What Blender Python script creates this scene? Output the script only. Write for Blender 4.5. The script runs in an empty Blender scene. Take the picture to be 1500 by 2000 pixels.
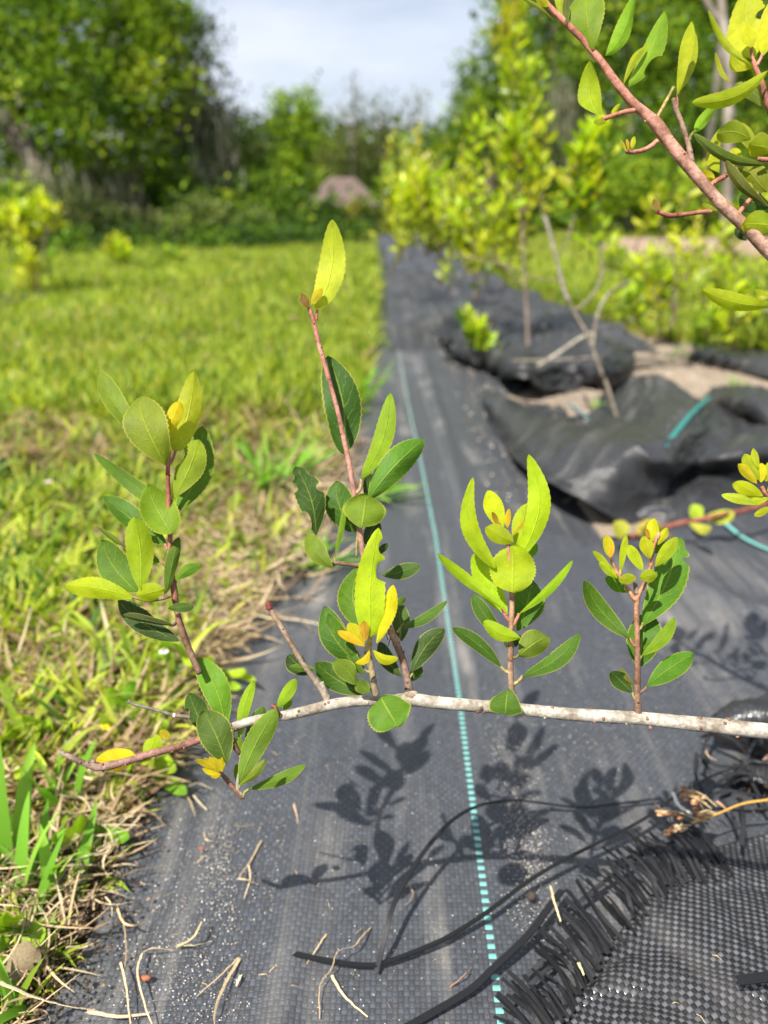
import bpy, math, random
import numpy as np
from mathutils import Vector, Matrix
random.seed(7); rng = np.random.default_rng(7)
sc = bpy.context.scene
COL = sc.collection
R = math.radians

# ---------------------------------------------------------------- camera
PITCH = R(21.5); CAMH = 0.40; F = 1500.0
cam = bpy.data.cameras.new('camera'); camo = bpy.data.objects.new('camera', cam); COL.objects.link(camo)
camo.location = (0, 0, CAMH); camo.rotation_euler = (R(90) - PITCH, 0, 0)
cam.sensor_fit = 'VERTICAL'; cam.sensor_height = 7.6; cam.sensor_width = 5.7; cam.lens = 5.7
cam.clip_start = 0.02; cam.clip_end = 1000
cam.dof.use_dof = True; cam.dof.focus_distance = 0.345; cam.dof.aperture_fstop = 1.4
sc.camera = camo
# ---------------------------------------------------------------- sky and sun
SUN_EL = R(57); SUN_AZ = R(219)          # azimuth clockwise from +Y: sun stands behind and left of the camera
w = bpy.data.worlds.new('World'); sc.world = w; w.use_nodes = True
nt = w.node_tree; nt.nodes.clear()
out = nt.nodes.new('ShaderNodeOutputWorld'); bg = nt.nodes.new('ShaderNodeBackground')
sky = nt.nodes.new('ShaderNodeTexSky'); sky.sky_type = 'NISHITA'; sky.sun_disc = False
sky.sun_elevation = SUN_EL; sky.sun_rotation = SUN_AZ; sky.dust_density = 1.5; sky.ozone_density = 1.2
tc = nt.nodes.new('ShaderNodeTexCoord'); mp = nt.nodes.new('ShaderNodeMapping'); mp.inputs['Scale'].default_value = (1.2, 1.2, 5)
nz = nt.nodes.new('ShaderNodeTexNoise'); nz.inputs['Scale'].default_value = 1.6; nz.inputs['Detail'].default_value = 6; nz.inputs['Roughness'].default_value = .55
cr = nt.nodes.new('ShaderNodeValToRGB'); cr.color_ramp.elements[0].position = .30; cr.color_ramp.elements[0].color = (.22,)*3 + (1,)
cr.color_ramp.elements[1].position = .62; cr.color_ramp.elements[1].color = (.85,)*3 + (1,)
mx = nt.nodes.new('ShaderNodeMixRGB'); mx.inputs[2].default_value = (7.4, 7.8, 8.9, 1)
nt.links.new(tc.outputs['Generated'], mp.inputs['Vector']); nt.links.new(mp.outputs[0], nz.inputs['Vector'])
nt.links.new(nz.outputs['Fac'], cr.inputs['Fac']); nt.links.new(cr.outputs[0], mx.inputs['Fac'])
nt.links.new(sky.outputs[0], mx.inputs[1]); nt.links.new(mx.outputs[0], bg.inputs['Color'])
bg.inputs['Strength'].default_value = 0.066
nt.links.new(bg.outputs[0], out.inputs['Surface'])
sl = bpy.data.lights.new('sun', 'SUN'); sl.energy = 5.0; sl.angle = R(0.53); sl.color = (1, .95, .86)
so = bpy.data.objects.new('sun', sl); COL.objects.link(so)
sdir = Vector((math.sin(SUN_AZ) * math.cos(SUN_EL), math.cos(SUN_AZ) * math.cos(SUN_EL), math.sin(SUN_EL)))
so.rotation_euler = sdir.to_track_quat('Z', 'Y').to_euler(); so.location = (0, -3, 6)
sc.view_settings.view_transform = 'Standard'; sc.view_settings.look = 'None'
sc.view_settings.exposure = 1.0; sc.view_settings.gamma = 1
sc.cycles.use_denoising = True; sc.cycles.max_bounces = 8; sc.cycles.transparent_max_bounces = 8
sc.cycles.diffuse_bounces = 3; sc.cycles.transmission_bounces = 6; sc.cycles.caustics_reflective = False; sc.cycles.caustics_refractive = False

# ---------------------------------------------------------------- view geometry helpers
RT = Vector((1, 0, 0)); FW = Vector((0, math.cos(PITCH), -math.sin(PITCH))); UP = Vector((0, math.sin(PITCH), math.cos(PITCH)))
CAM = Vector((0, 0, CAMH))
def ray(px, py): return RT * ((px - 750) / F) + UP * ((1000 - py) / F) + FW
def P(px, py, d): return CAM + ray(px, py) * d                     # point at optical depth d
def G(px, py, z=0.0):                                             # point on the level z
    r = ray(px, py); return CAM + r * ((z - CAMH) / r.z)
def spline(pts, n=8):
    """Catmull-Rom through tuples, n steps per span"""
    p = np.array(pts, float); q = np.vstack([2*p[0]-p[1], p, 2*p[-1]-p[-2]]); o = []
    for i in range(len(p)-1):
        a, b, c, d = q[i:i+4]
        for k in range(n):
            t = k / n
            o.append(.5*((2*b)+(-a+c)*t+(2*a-5*b+4*c-d)*t*t+(-a+3*b-3*c+d)*t**3))
    o.append(p[-1]); return np.array(o)
# ---------------------------------------------------------------- object helpers
def tag(o, label=None, cat=None, group=None, kind=None):
    if label: o['label'] = label
    if cat: o['category'] = cat
    if group: o['group'] = group
    if kind: o['kind'] = kind
    return o
def empty(name, loc, label=None, cat=None, group=None):
    o = bpy.data.objects.new(name, None); COL.objects.link(o); o.location = loc; o.empty_display_size = .02
    bpy.context.view_layer.update() if False else None
    return tag(o, label, cat, group)
def world_loc(o):
    v = Vector((0, 0, 0))
    while o is not None: v = v + o.location; o = o.parent
    return v
def link_mesh(name, V, Fc, mat, parent=None, uv=None, col=None, smooth=True, origin=None):
    """V (n,3) world coordinates, Fc list/array of faces; uv per vertex, col per vertex"""
    V = np.asarray(V, float)
    base = np.array(world_loc(parent)) if parent is not None else np.zeros(3)
    org = np.zeros(3)
    if origin is None and parent is None: origin = (V[:, 0].mean(), V[:, 1].mean(), V[:, 2].min())
    if origin is not None: org = np.array(origin, float) - base
    me = bpy.data.meshes.new(name)
    L = V - base - org
    if isinstance(Fc, np.ndarray):
        n, k = Fc.shape
        me.vertices.add(len(L)); me.vertices.foreach_set('co', L.ravel())
        me.loops.add(n*k); me.loops.foreach_set('vertex_index', Fc.ravel().astype(np.int32))
        me.polygons.add(n); me.polygons.foreach_set('loop_start', np.arange(0, n*k, k, dtype=np.int32))
        me.polygons.foreach_set('loop_total', np.full(n, k, dtype=np.int32))
        me.update(calc_edges=True)
    else:
        me.from_pydata([tuple(v) for v in L], [], [tuple(int(i) for i in f) for f in Fc]); me.update()
    li = np.zeros(len(me.loops), dtype=np.int32); me.loops.foreach_get('vertex_index', li)
    if uv is not None:
        l = me.uv_layers.new(name='UVMap'); l.data.foreach_set('uv', np.asarray(uv, float)[li].ravel())
    if col is not None:
        c = np.asarray(col, float)
        if c.shape[1] == 3: c = np.hstack([c, np.ones((len(c), 1))])
        a = me.color_attributes.new('Col', 'FLOAT_COLOR', 'POINT'); a.data.foreach_set('color', c.ravel())
    if smooth: me.polygons.foreach_set('use_smooth', np.ones(len(me.polygons), dtype=bool))
    me.materials.append(mat)
    o = bpy.data.objects.new(name, me); COL.objects.link(o); o.location = tuple(org)
    if parent is not None: o.parent = parent
    return o
class MB:                                                          # collects verts / faces / colours for one mesh
    def __init__(s): s.V = []; s.F = []; s.C = []; s.n = 0
    def add(s, V, Fc, C):
        V = np.asarray(V, float); s.V.append(V); s.F += [[i + s.n for i in f] for f in Fc]
        C = np.asarray(C, float); s.C.append(np.tile(C, (len(V), 1)) if C.ndim == 1 else C); s.n += len(V)
    def tube(s, path, rad, col, seg=8, cap=True, bump=0, col2=None):
        path = np.asarray(path, float); n = len(path); rad = np.broadcast_to(rad, (n,)).astype(float)
        tg = np.gradient(path, axis=0); tg /= np.linalg.norm(tg, axis=1)[:, None] + 1e-12
        u = np.cross(tg[0], [0.3, .2, 1]); u /= np.linalg.norm(u); V = []
        for i in range(n):
            u = u - tg[i]*np.dot(u, tg[i]); u /= np.linalg.norm(u); v = np.cross(tg[i], u)
            for k in range(seg):
                a = 2*math.pi*k/seg; r = rad[i]*(1 + bump*(random.random()-.5))
                V.append(path[i] + r*(math.cos(a)*u + math.sin(a)*v))
        Fc = [[i*seg+k, i*seg+(k+1) % seg, (i+1)*seg+(k+1) % seg, (i+1)*seg+k] for i in range(n-1) for k in range(seg)]
        if cap: Fc += [list(range(seg))[::-1], [(n-1)*seg+k for k in range(seg)]]
        c = np.asarray(col, float)
        if col2 is not None:
            t = np.repeat(np.linspace(0, 1, n), seg)[:, None]; c = c*(1-t) + np.asarray(col2, float)*t
        s.add(V, Fc, c)
    def blob(s, c, r, col, seg=7, rings=5):
        V = []; Fc = []
        c = np.array(c, float); r = np.broadcast_to(r, (3,))
        for i in range(rings+1):
            th = math.pi*i/rings
            for k in range(seg):
                ph = 2*math.pi*k/seg; V.append(c + r*np.array([math.sin(th)*math.cos(ph), math.sin(th)*math.sin(ph), math.cos(th)])*(1+.15*(random.random()-.5)))
        Fc = [[i*seg+k, i*seg+(k+1) % seg, (i+1)*seg+(k+1) % seg, (i+1)*seg+k] for i in range(rings) for k in range(seg)]
        s.add(V, Fc, col)
    def build(s, name, mat, parent=None, origin=None, smooth=True):
        return link_mesh(name, np.vstack(s.V), s.F, mat, parent, col=np.vstack(s.C), origin=origin, smooth=smooth)
# ---------------------------------------------------------------- materials
def newmat(name):
    m = bpy.data.materials.new(name); m.use_nodes = True; t = m.node_tree; t.nodes.clear()
    o = t.nodes.new('ShaderNodeOutputMaterial'); return m, t, o
class N:                                                           # tiny node-graph helper
    def __init__(s, t): s.t = t
    def val(s, x, sock):
        if isinstance(x, (int, float)): sock.default_value = x
        elif isinstance(x, tuple): sock.default_value = x if len(x) == 4 or sock.type == 'VECTOR' else x + (1,)
        else: s.t.links.new(x, sock)
    def m(s, op, a, b=None, c=None, clamp=False):
        n = s.t.nodes.new('ShaderNodeMath'); n.operation = op; n.use_clamp = clamp
        s.val(a, n.inputs[0])
        if b is not None: s.val(b, n.inputs[1])
        if c is not None: s.val(c, n.inputs[2])
        return n.outputs[0]
    def mix(s, f, a, b, mode='MIX'):
        n = s.t.nodes.new('ShaderNodeMixRGB'); n.blend_type = mode
        s.val(f, n.inputs[0]); s.val(a, n.inputs[1]); s.val(b, n.inputs[2]); return n.outputs[0]
    def noise(s, vec, scale, detail=4, rough=.55, dist=0):
        n = s.t.nodes.new('ShaderNodeTexNoise'); n.inputs['Scale'].default_value = scale; n.inputs['Detail'].default_value = detail
        n.inputs['Roughness'].default_value = rough; n.inputs['Distortion'].default_value = dist
        if vec is not None: s.t.links.new(vec, n.inputs['Vector'])
        return n.outputs['Fac']
    def ramp(s, f, a, b, lo=(0, 0, 0), hi=(1, 1, 1)):
        n = s.t.nodes.new('ShaderNodeValToRGB'); e = n.color_ramp.elements
        e[0].position = a; e[1].position = b; e[0].color = lo + (1,); e[1].color = hi + (1,); s.val(f, n.inputs[0]); return n.outputs[0]
    def scale(s, vec, sc_):
        n = s.t.nodes.new('ShaderNodeMapping'); n.inputs['Scale'].default_value = sc_; s.t.links.new(vec, n.inputs['Vector']); return n.outputs[0]
    def bump(s, h, strength=.5, dist=.001):
        n = s.t.nodes.new('ShaderNodeBump'); n.inputs['Strength'].default_value = strength; n.inputs['Distance'].default_value = dist
        s.t.links.new(h, n.inputs['Height']); return n.outputs[0]
    def tex(s, w='Object'):
        return s.t.nodes.new('ShaderNodeTexCoord').outputs[w]
    def bsdf(s, col, rough=.6, spec=.5, normal=None):
        n = s.t.nodes.new('ShaderNodeBsdfPrincipled'); s.val(col, n.inputs['Base Color']); s.val(rough, n.inputs['Roughness'])
        s.val(spec, n.inputs['Specular IOR Level'])
        if normal is not None: s.t.links.new(normal, n.inputs['Normal'])
        return n.outputs[0]
    def trans(s, col, normal=None):
        n = s.t.nodes.new('ShaderNodeBsdfTranslucent'); s.val(col, n.inputs['Color'])
        if normal is not None: s.t.links.new(normal, n.inputs['Normal'])
        return n.outputs[0]
    def mixs(s, f, a, b):
        n = s.t.nodes.new('ShaderNodeMixShader'); s.val(f, n.inputs[0]); s.t.links.new(a, n.inputs[1]); s.t.links.new(b, n.inputs[2]); return n.outputs[0]
    def attr(s, name='Col'):
        n = s.t.nodes.new('ShaderNodeAttribute'); n.attribute_name = name; return n.outputs['Color']

def mat_leaf():
    m, t, o = newmat('leaf_surface'); g = N(t)
    oin = t.nodes.new('ShaderNodeObjectInfo'); oi = oin.outputs['Color']
    uv = g.tex('UV'); sp = t.nodes.new('ShaderNodeSeparateXYZ'); t.links.new(uv, sp.inputs[0]); u, v = sp.outputs[0], sp.outputs[1]
    av = g.m('ABSOLUTE', v)
    rib = g.m('SUBTRACT', 1.0, g.m('DIVIDE', av, g.m('MULTIPLY_ADD', u, -.06, .10)), clamp=True)
    wob = g.noise(uv, 5, 2)
    ph = g.m('FRACT', g.m('ADD', g.m('MULTIPLY', g.m('SUBTRACT', u, g.m('MULTIPLY', av, .30)), 7.0), g.m('MULTIPLY', wob, .9)))
    vein = g.m('MULTIPLY', g.m('SUBTRACT', 1.0, g.m('DIVIDE', g.m('ABSOLUTE', g.m('SUBTRACT', ph, .5)), .075), clamp=True), g.m('SUBTRACT', 1.0, g.m('MULTIPLY', av, .9), clamp=True))
    net = t.nodes.new('ShaderNodeTexVoronoi'); net.feature = 'DISTANCE_TO_EDGE'; net.inputs['Scale'].default_value = 26
    t.links.new(g.scale(uv, (1.6, .8, 1)), net.inputs['Vector'])
    netl = g.m('SUBTRACT', 1.0, g.m('MULTIPLY', net.outputs['Distance'], 9), clamp=True)
    edge = g.ramp(av, .90, .99)
    obj = g.tex('Object'); mott = g.noise(obj, 160, 4, .6); mot2 = g.noise(obj, 45, 2)
    oi = g.mix(1.0, oi, (1.12, 1.12, .38), 'MULTIPLY')
    c = g.mix(1.0, oi, g.ramp(mott, .25, .75, (.80,)*3, (1.16,)*3), 'MULTIPLY')
    c = g.mix(1.0, c, g.ramp(mot2, .3, .7, (.84, .9, .8), (1.12, 1.06, 1.1)), 'MULTIPLY')
    lite = g.mix(1.0, g.mix(.35, c, (.34, .42, .07)), (1.35, 1.35, 1.2), 'MULTIPLY')
    c = g.mix(g.m('MULTIPLY', vein, .55), c, lite)
    c = g.mix(g.m('MULTIPLY', netl, .10), c, lite)
    c = g.mix(g.m('MULTIPLY', rib, .75), c, lite)
    c = g.mix(g.m('MULTIPLY', edge, .55), c, (.45, .42, .06))
    spot = g.ramp(g.noise(obj, 700, 1), .79, .81)
    c = g.mix(g.m('MULTIPLY', spot, .6), c, (.05, .03, .01))
    geo = t.nodes.new('ShaderNodeNewGeometry').outputs['Backfacing']
    c2 = g.mix(geo, c, g.mix(1.0, c, (1.22, 1.15, 1.3), 'MULTIPLY'))
    h = g.m('ADD', g.m('ADD', g.m('MULTIPLY', rib, -.8), g.m('MULTIPLY', vein, -.45)), g.m('ADD', g.m('MULTIPLY', netl, -.12), g.m('MULTIPLY', mott, .6)))
    nb = g.bump(h, .8, .0005)
    rough = g.m('MULTIPLY_ADD', geo, .22, g.m('MULTIPLY_ADD', mott, .30, .14))
    s = g.bsdf(c2, rough, .30, nb)
    tcol = g.mix(1.0, c, (1.45, 1.40, .35), 'MULTIPLY')
    t.links.new(g.mixs(oin.outputs['Alpha'], s, g.trans(tcol, nb)), o.inputs[0]); return m
def mat_foliage(name, trans=.4, rough=.45, spec=.35):
    m, t, o = newmat(name); g = N(t); c = g.attr()
    s = g.bsdf(c, rough, spec); tcol = g.mix(1.0, c, (1.3, 1.3, .6), 'MULTIPLY')
    t.links.new(g.mixs(trans, s, g.trans(tcol)), o.inputs[0]); return m
def mat_bark(name='bark', bs=.0005, sc_=500):
    m, t, o = newmat(name); g = N(t); c = g.attr(); ob = g.tex('Object')
    n1 = g.noise(ob, sc_, 5, .65); n2 = g.noise(ob, sc_*.18, 3)
    c = g.mix(1.0, c, g.ramp(n1, .3, .7, (.5,)*3, (1.28,)*3), 'MULTIPLY')
    c = g.mix(1.0, c, g.ramp(n2, .38, .62, (.55, .50, .44), (1.15, 1.15, 1.15)), 'MULTIPLY')
    t.links.new(g.bsdf(c, .72, .3, g.bump(g.m('ADD', n1, n2), .7, bs)), o.inputs[0]); return m
def mat_plain(name, rough=.6, spec=.4, ns=300, amt=.3, bs=.0004):
    m, t, o = newmat(name); g = N(t); c = g.attr(); ob = g.tex('Object')
    n1 = g.noise(ob, ns, 4)
    c = g.mix(1.0, c, g.ramp(n1, .25, .75, (1-amt,)*3, (1+amt,)*3), 'MULTIPLY')
    t.links.new(g.bsdf(c, rough, spec, g.bump(n1, .4, bs)), o.inputs[0]); return m
def mat_fabric(name, cu=.003, cv=.0030, contrast=1.0, stripe=None, dust=1.0, base=(.037, .044, .057), rough=.36, bump=1.0, wrinkle=0.0):
    m, t, o = newmat(name); g = N(t)
    uv = g.tex('UV'); sp = t.nodes.new('ShaderNodeSeparateXYZ'); t.links.new(uv, sp.inputs[0]); x, y = sp.outputs[0], sp.outputs[1]
    u = g.m('DIVIDE', x, cu); v = g.m('DIVIDE', y, cv)
    fu, fv = g.m('FLOOR', u), g.m('FLOOR', v); a = g.m('SUBTRACT', u, fu); b = g.m('SUBTRACT', v, fv)
    par = g.m('FRACT', g.m('MULTIPLY', g.m('ADD', fu, fv), .5)); par = g.m('GREATER_THAN', par, .25)     # 1 = warp on top
    def flat(q): return g.m('SUBTRACT', 1.0, g.m('POWER', g.m('ABSOLUTE', g.m('MULTIPLY_ADD', q, 2.0, -1.0)), 6.0))
    def hump(q): return g.m('SINE', g.m('MULTIPLY', q, math.pi))
    hw = g.m('MULTIPLY', flat(a), hump(b)); he = g.m('MULTIPLY', flat(b), hump(a))
    h = g.m('ADD', g.m('MULTIPLY', par, hw), g.m('MULTIPLY', g.m('SUBTRACT', 1.0, par), he))
    wn = t.nodes.new('ShaderNodeTexWhiteNoise'); wn.noise_dimensions = '2D'
    cv_ = t.nodes.new('ShaderNodeCombineXYZ'); t.links.new(fu, cv_.inputs[0]); t.links.new(fv, cv_.inputs[1]); t.links.new(cv_.outputs[0], wn.inputs['Vector'])
    cell = wn.outputs['Value']
    k = g.m('MULTIPLY_ADD', par, g.m('MULTIPLY', g.m('MULTIPLY_ADD', cell, .9, .55), contrast*1.1), g.m('MULTIPLY_ADD', cell, .5, .65))  # warp-up cells get a lighter colour, painting in their sheen
    k = g.m('MULTIPLY', k, g.m('MULTIPLY_ADD', h, .6, .4))
    c = g.mix(1.0, base, k, 'MULTIPLY')
    n1 = g.noise(g.scale(uv, (30, 2.2, 1)), 1.0, 5, .6); n2 = g.noise(uv, 9, 5, .6); n3 = g.noise(uv, 260, 3, .7)
    if stripe is not None:
        for (x0, hw_, cc, st) in stripe:
            ins = g.m('LESS_THAN', g.m('ABSOLUTE', g.m('SUBTRACT', x, x0)), hw_)
            pv = g.m('FRACT', g.m('MULTIPLY', fv, .5)); pv = g.m('GREATER_THAN', pv, .25)
            if st: 
                hs = g.m('MULTIPLY', hump(b), pv); h = g.mix(ins, h, g.m('MULTIPLY', hs, 1.7)); f = g.m('MULTIPLY', ins, pv)
            else: f = g.m('MULTIPLY', ins, .5)
            fade = g.ramp(y, .55, .95)
            c = g.mix(f, c, g.mix(g.m('MULTIPLY', g.m('MULTIPLY_ADD', y, .55, -.5, clamp=True), 1.0, clamp=True), cc, (.40, .38, .34)))
    du = g.m('MULTIPLY', g.m('MULTIPLY', g.ramp(n1, .50, .80), g.ramp(n2, .38, .7)), .55*dust)
    du = g.m('ADD', du, g.m('MULTIPLY', g.m('MULTIPLY', g.ramp(n3, .60, .78), g.ramp(n2, .40, .68)), .30*dust))
    du = g.m('ADD', du, .035*dust, clamp=True)
    c = g.mix(du, c, (.26, .24, .215))
    fine = g.noise(g.scale(uv, (900, 60, 1)), 1.0, 2)
    rr = g.m('ADD', g.m('MULTIPLY_ADD', par, -.10, rough), g.m('ADD', g.m('MULTIPLY', du, .4), g.m('MULTIPLY', fine, .12)))
    hh = g.m('ADD', h, g.m('MULTIPLY', n3, .22))
    nb = g.bump(hh, .75*bump, .0007)
    if wrinkle:
        ob = g.tex('Object')
        def ridge(sc_, ax, dist):
            q = g.noise(g.scale(ob, ax), sc_, 3, .5, dist); return g.m('POWER', g.m('SUBTRACT', 1.0, g.m('ABSOLUTE', g.m('MULTIPLY_ADD', q, 4.0, -2.0)), clamp=True), 2.0)
        wr_ = g.m('ADD', ridge(6, (1.3, .3, .6), .5), g.m('MULTIPLY', ridge(11, (.35, 1.2, 1), .4), .5))
        b2 = t.nodes.new('ShaderNodeBump'); b2.inputs['Strength'].default_value = wrinkle; b2.inputs['Distance'].default_value = .02
        t.links.new(wr_, b2.inputs['Height']); t.links.new(nb, b2.inputs['Normal']); nb = b2.outputs[0]
    sps = g.m('MULTIPLY_ADD', par, min(.7, .14*contrast), .40 if contrast < 2 else .12, clamp=True)
    if contrast > 2: rr = g.m('MULTIPLY_ADD', par, -.2, g.m('ADD', rr, .12))
    t.links.new(g.bsdf(c, rr, sps, nb), o.inputs[0]); return m
def mat_ground():
    m, t, o = newmat('soil_and_turf'); g = N(t); ob = g.tex('Object')
    n1 = g.noise(ob, 3, 6, .7); n2 = g.noise(ob, 60, 5, .7); n3 = g.noise(ob, 320, 3)
    c = g.mix(g.ramp(n1, .35, .65), (.050, .075, .014), (.10, .12, .022))
    c = g.mix(g.ramp(n2, .48, .7), c, (.17, .125, .07))
    c = g.mix(g.m('MULTIPLY', g.ramp(n3, .5, .8), .5), c, (.045, .032, .020))
    t.links.new(g.bsdf(c, .95, .1, g.bump(n2, .8, .02)), o.inputs[0]); return m
def mat_sand(name, c1=(.38, .31, .24), c2=(.20, .155, .115)):
    m, t, o = newmat(name); g = N(t); ob = g.tex('Object')
    n1 = g.noise(ob, 20, 6, .7); n2 = g.noise(ob, 400, 3, .7)
    c = g.mix(g.ramp(n1, .3, .7), c1, c2); c = g.mix(1.0, c, g.ramp(n2, .3, .7, (.6,)*3, (1.3,)*3), 'MULTIPLY')
    t.links.new(g.bsdf(c, .95, .15, g.bump(g.m('ADD', n1, n2), .9, .004)), o.inputs[0]); return m
M_LEAF = mat_leaf(); M_FOL = mat_foliage('foliage', .45, .38, .45); M_TREE = mat_foliage('tree_foliage', .35, .6, .15); M_GRASS = mat_foliage('grass_blades', .45, .5, .25)
M_BARK = mat_bark(); M_TRUNK = mat_bark('trunk_bark', .01, 12); M_STRAW = mat_plain('dry_straw', .7, .25, 900, .35)
M_BLACK = mat_plain('black_tape', .42, .35, 900, .3, .0001); M_SAND = mat_sand('sand'); M_SOIL = mat_sand('soil', (.085, .055, .035), (.035, .024, .016))
M_GROUND = mat_ground()
TEAL = (.14, .40, .365)
M_FAB = mat_fabric('woven_fabric', .0030, .0032, .30, [(.0653, .0021, TEAL, True), (-.055, .0010, (.05, .05, .05), False), (.105, .001, (.05, .05, .05), False)], 1.9, bump=.6)
M_FLAP = mat_fabric('woven_fabric_flap', .0027, .0027, 5.0, None, .8, (.0115, .012, .0135), .28, .55)
M_FAB2 = mat_fabric('woven_fabric_rumpled', .0030, .0032, .5, None, 1.3, (.016, .018, .022), .30, .5, .22)

# ---------------------------------------------------------------- leaf builder
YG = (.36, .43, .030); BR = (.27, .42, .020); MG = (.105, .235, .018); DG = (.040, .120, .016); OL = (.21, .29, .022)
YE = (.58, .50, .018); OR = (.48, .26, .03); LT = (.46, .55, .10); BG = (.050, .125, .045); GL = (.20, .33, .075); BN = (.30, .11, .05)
def leaf_mesh(B, T, wid, roll=0, curve=0, arch=.06, fold=.18, twist=0, p=1.28, teeth=.065, bites=(), sdir=None, nt_=42, pw=.58):
    B, T = np.array(B, float), np.array(T, float); Ln = np.linalg.norm(T-B); tg = (T-B)/Ln
    view = (B+T)/2 - np.array(CAM); view /= np.linalg.norm(view)
    W0 = np.cross(tg, view)
    if np.linalg.norm(W0) < .05: W0 = np.cross(tg, [0, 0, 1])
    W0 /= np.linalg.norm(W0); N0 = np.cross(W0, tg)             # N0 points to the viewer
    M = 4; n = nt_; V = []; UV = []
    ph = random.random()*6
    for i in range(n+1):
        t = i/n; f = max(0.0, math.sin(math.pi*min(1, t**p)))**pw
        f = max(f, .02 + .05*(1-t))
        a = roll + twist*(t-.5); ca, sa = math.cos(a), math.sin(a)
        W = W0*ca + N0*sa; Nn = N0*ca - W0*sa
        C = B + (T-B)*t + W0*curve*math.sin(math.pi*t) + Nn*arch*Ln*math.sin(math.pi*t)
        saw = 1 - teeth*((i % 3)/2.0 if t > .25 else 0)
        for j in range(-M, M+1):
            s = j/M; hw = wid/2*f*(saw if abs(j) == M else 1)
            for (sd, t0, rt, dp) in bites:
                if sd*s < 0 and abs(t-t0) < rt: hw *= 1 - dp*math.sqrt(1-((t-t0)/rt)**2)*abs(s)
            z = abs(s)**1.3*hw*math.sin(fold) + .06*wid*math.sin(t*9+ph+s*1.5)*abs(s)
            V.append(C + W*s*hw*math.cos(fold) + Nn*z); UV.append((t, s))
    k = 2*M+1
    Fc = [[i*k+j, i*k+j+1, (i+1)*k+j+1, (i+1)*k+j] for i in range(n) for j in range(k-1)]
    return V, Fc, UV
def leaf(parent, bx, by, tx, ty, wpx, col, d=.345, dt=None, roll=None, curve=0, arch=None, fold=None, twist=None, label=None, name='leaf', rd=1.0, **kw):
    if dt is None:
        ln_ = math.hypot(tx-bx, ty-by)/F*d; upf = (by-ty)/max(1, math.hypot(tx-bx, ty-by)); k_ = min(1, max(0, (col[1]-.12)/.25))
        dt = ln_*(random.uniform(-.15, .2) + (.12+.38*k_)*max(0, upf) - .25*max(0, -upf))
        if d <= .3445 or (d < .3635 and bx > 1100 and by < 700): dt = min(dt, .005)
    B = P(bx, by, d); T = P(tx, ty, d+dt)
    wid = wpx/F*d*1.09
    if roll is None: roll = random.uniform(-.35, .35)*rd
    wid /= max(.35, math.cos(roll))
    if arch is None: arch = random.uniform(-.15, .15)
    if fold is None: fold = random.uniform(.10, .45)
    if twist is None: twist = random.uniform(-.35, .35)
    V, Fc, UV = leaf_mesh(B, T, wid, roll, -curve/F*d, arch, fold, twist, **kw)
    o = link_mesh(name, V, Fc, M_LEAF, parent, uv=UV, origin=tuple(B))
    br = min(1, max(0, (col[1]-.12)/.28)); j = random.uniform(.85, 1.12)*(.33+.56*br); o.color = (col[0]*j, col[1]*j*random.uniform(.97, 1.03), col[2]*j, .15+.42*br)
    if label: o['label'] = label
    return o
def pathd(pts, d, n=6):
    """pixel path (px, py, radius_px[, depth offset]) -> world path, radii"""
    q = [tuple(p) + (0,)*(4-len(p)) for p in pts]
    s = spline(q, n); W = [P(a[0], a[1], d+a[3]) for a in s]; r = [a[2]/F*(d+a[3]) for a in s]
    return np.array([tuple(v) for v in W]), np.array(r)
def knots(mb, path, rad, n, col, size=1.25):
    for _ in range(n):
        i = random.randrange(1, len(path)-1); a = random.random()*6.28
        tg = path[i+1]-path[i]; tg /= np.linalg.norm(tg); u = np.cross(tg, [.2, .3, 1]); u /= np.linalg.norm(u); v = np.cross(tg, u)
        mb.blob(path[i] + rad[i]*(math.cos(a)*u+math.sin(a)*v)*.92, rad[i]*random.uniform(.16, .3)*size, col, 6, 4)
GREY = (.37, .335, .285); BROWN = (.20, .13, .085); RED = (.33, .13, .085); PINK = (.52, .22, .15); DBR = (.10, .06, .04); OLV = (.25, .24, .08)

# ================================================================ GROUND, FABRIC, SAND (structure and sheets)
def grid_mesh(name, xs, ys, zf, mat, uvf=None, **kw):
    X, Y = np.meshgrid(xs, ys); Z = zf(X, Y); V = np.stack([X, Y, Z], -1).reshape(-1, 3)
    nx, ny = len(xs), len(ys); i = np.arange(ny-1)[:, None]*nx + np.arange(nx-1)[None]
    Fc = np.stack([i, i+1, i+nx+1, i+nx], -1).reshape(-1, 4)
    uv = V[:, :2] if uvf is None else np.stack([a.ravel() for a in uvf(X, Y)], -1)
    return link_mesh(name, V, Fc, mat, uv=uv, **kw)
def vnoise(x, y, s, seed=0):
    """smooth value noise"""
    x = np.asarray(x, float)*s + 37.1*seed; y = np.asarray(y, float)*s + 11.7*seed
    xi, yi = np.floor(x).astype(np.int64), np.floor(y).astype(np.int64); fx, fy = x-xi, y-yi
    fx = fx*fx*(3-2*fx); fy = fy*fy*(3-2*fy)
    def h(a, b):
        n = (a*374761393 + b*668265263 + seed*982451653) & 0x7fffffff; n = ((n ^ (n >> 13))*1274126177) & 0x7fffffff
        return ((n ^ (n >> 16)) & 0xffff)/65535.0
    return (h(xi, yi)*(1-fx)+h(xi+1, yi)*fx)*(1-fy) + (h(xi, yi+1)*(1-fx)+h(xi+1, yi+1)*fx)*fy
def fbm(x, y, s, seed=0, o=4):
    return sum(vnoise(x, y, s*2**k, seed+k)*.5**k for k in range(o))/(2-.5**(o-1))
gx = np.concatenate([np.linspace(-140, -5, 20), np.linspace(-4.8, 4.8, 90), np.linspace(5, 140, 20)])
gy = np.concatenate([np.linspace(-6, -.5, 8), np.linspace(-.4, 8, 90), np.linspace(9, 260, 40)])
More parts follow.
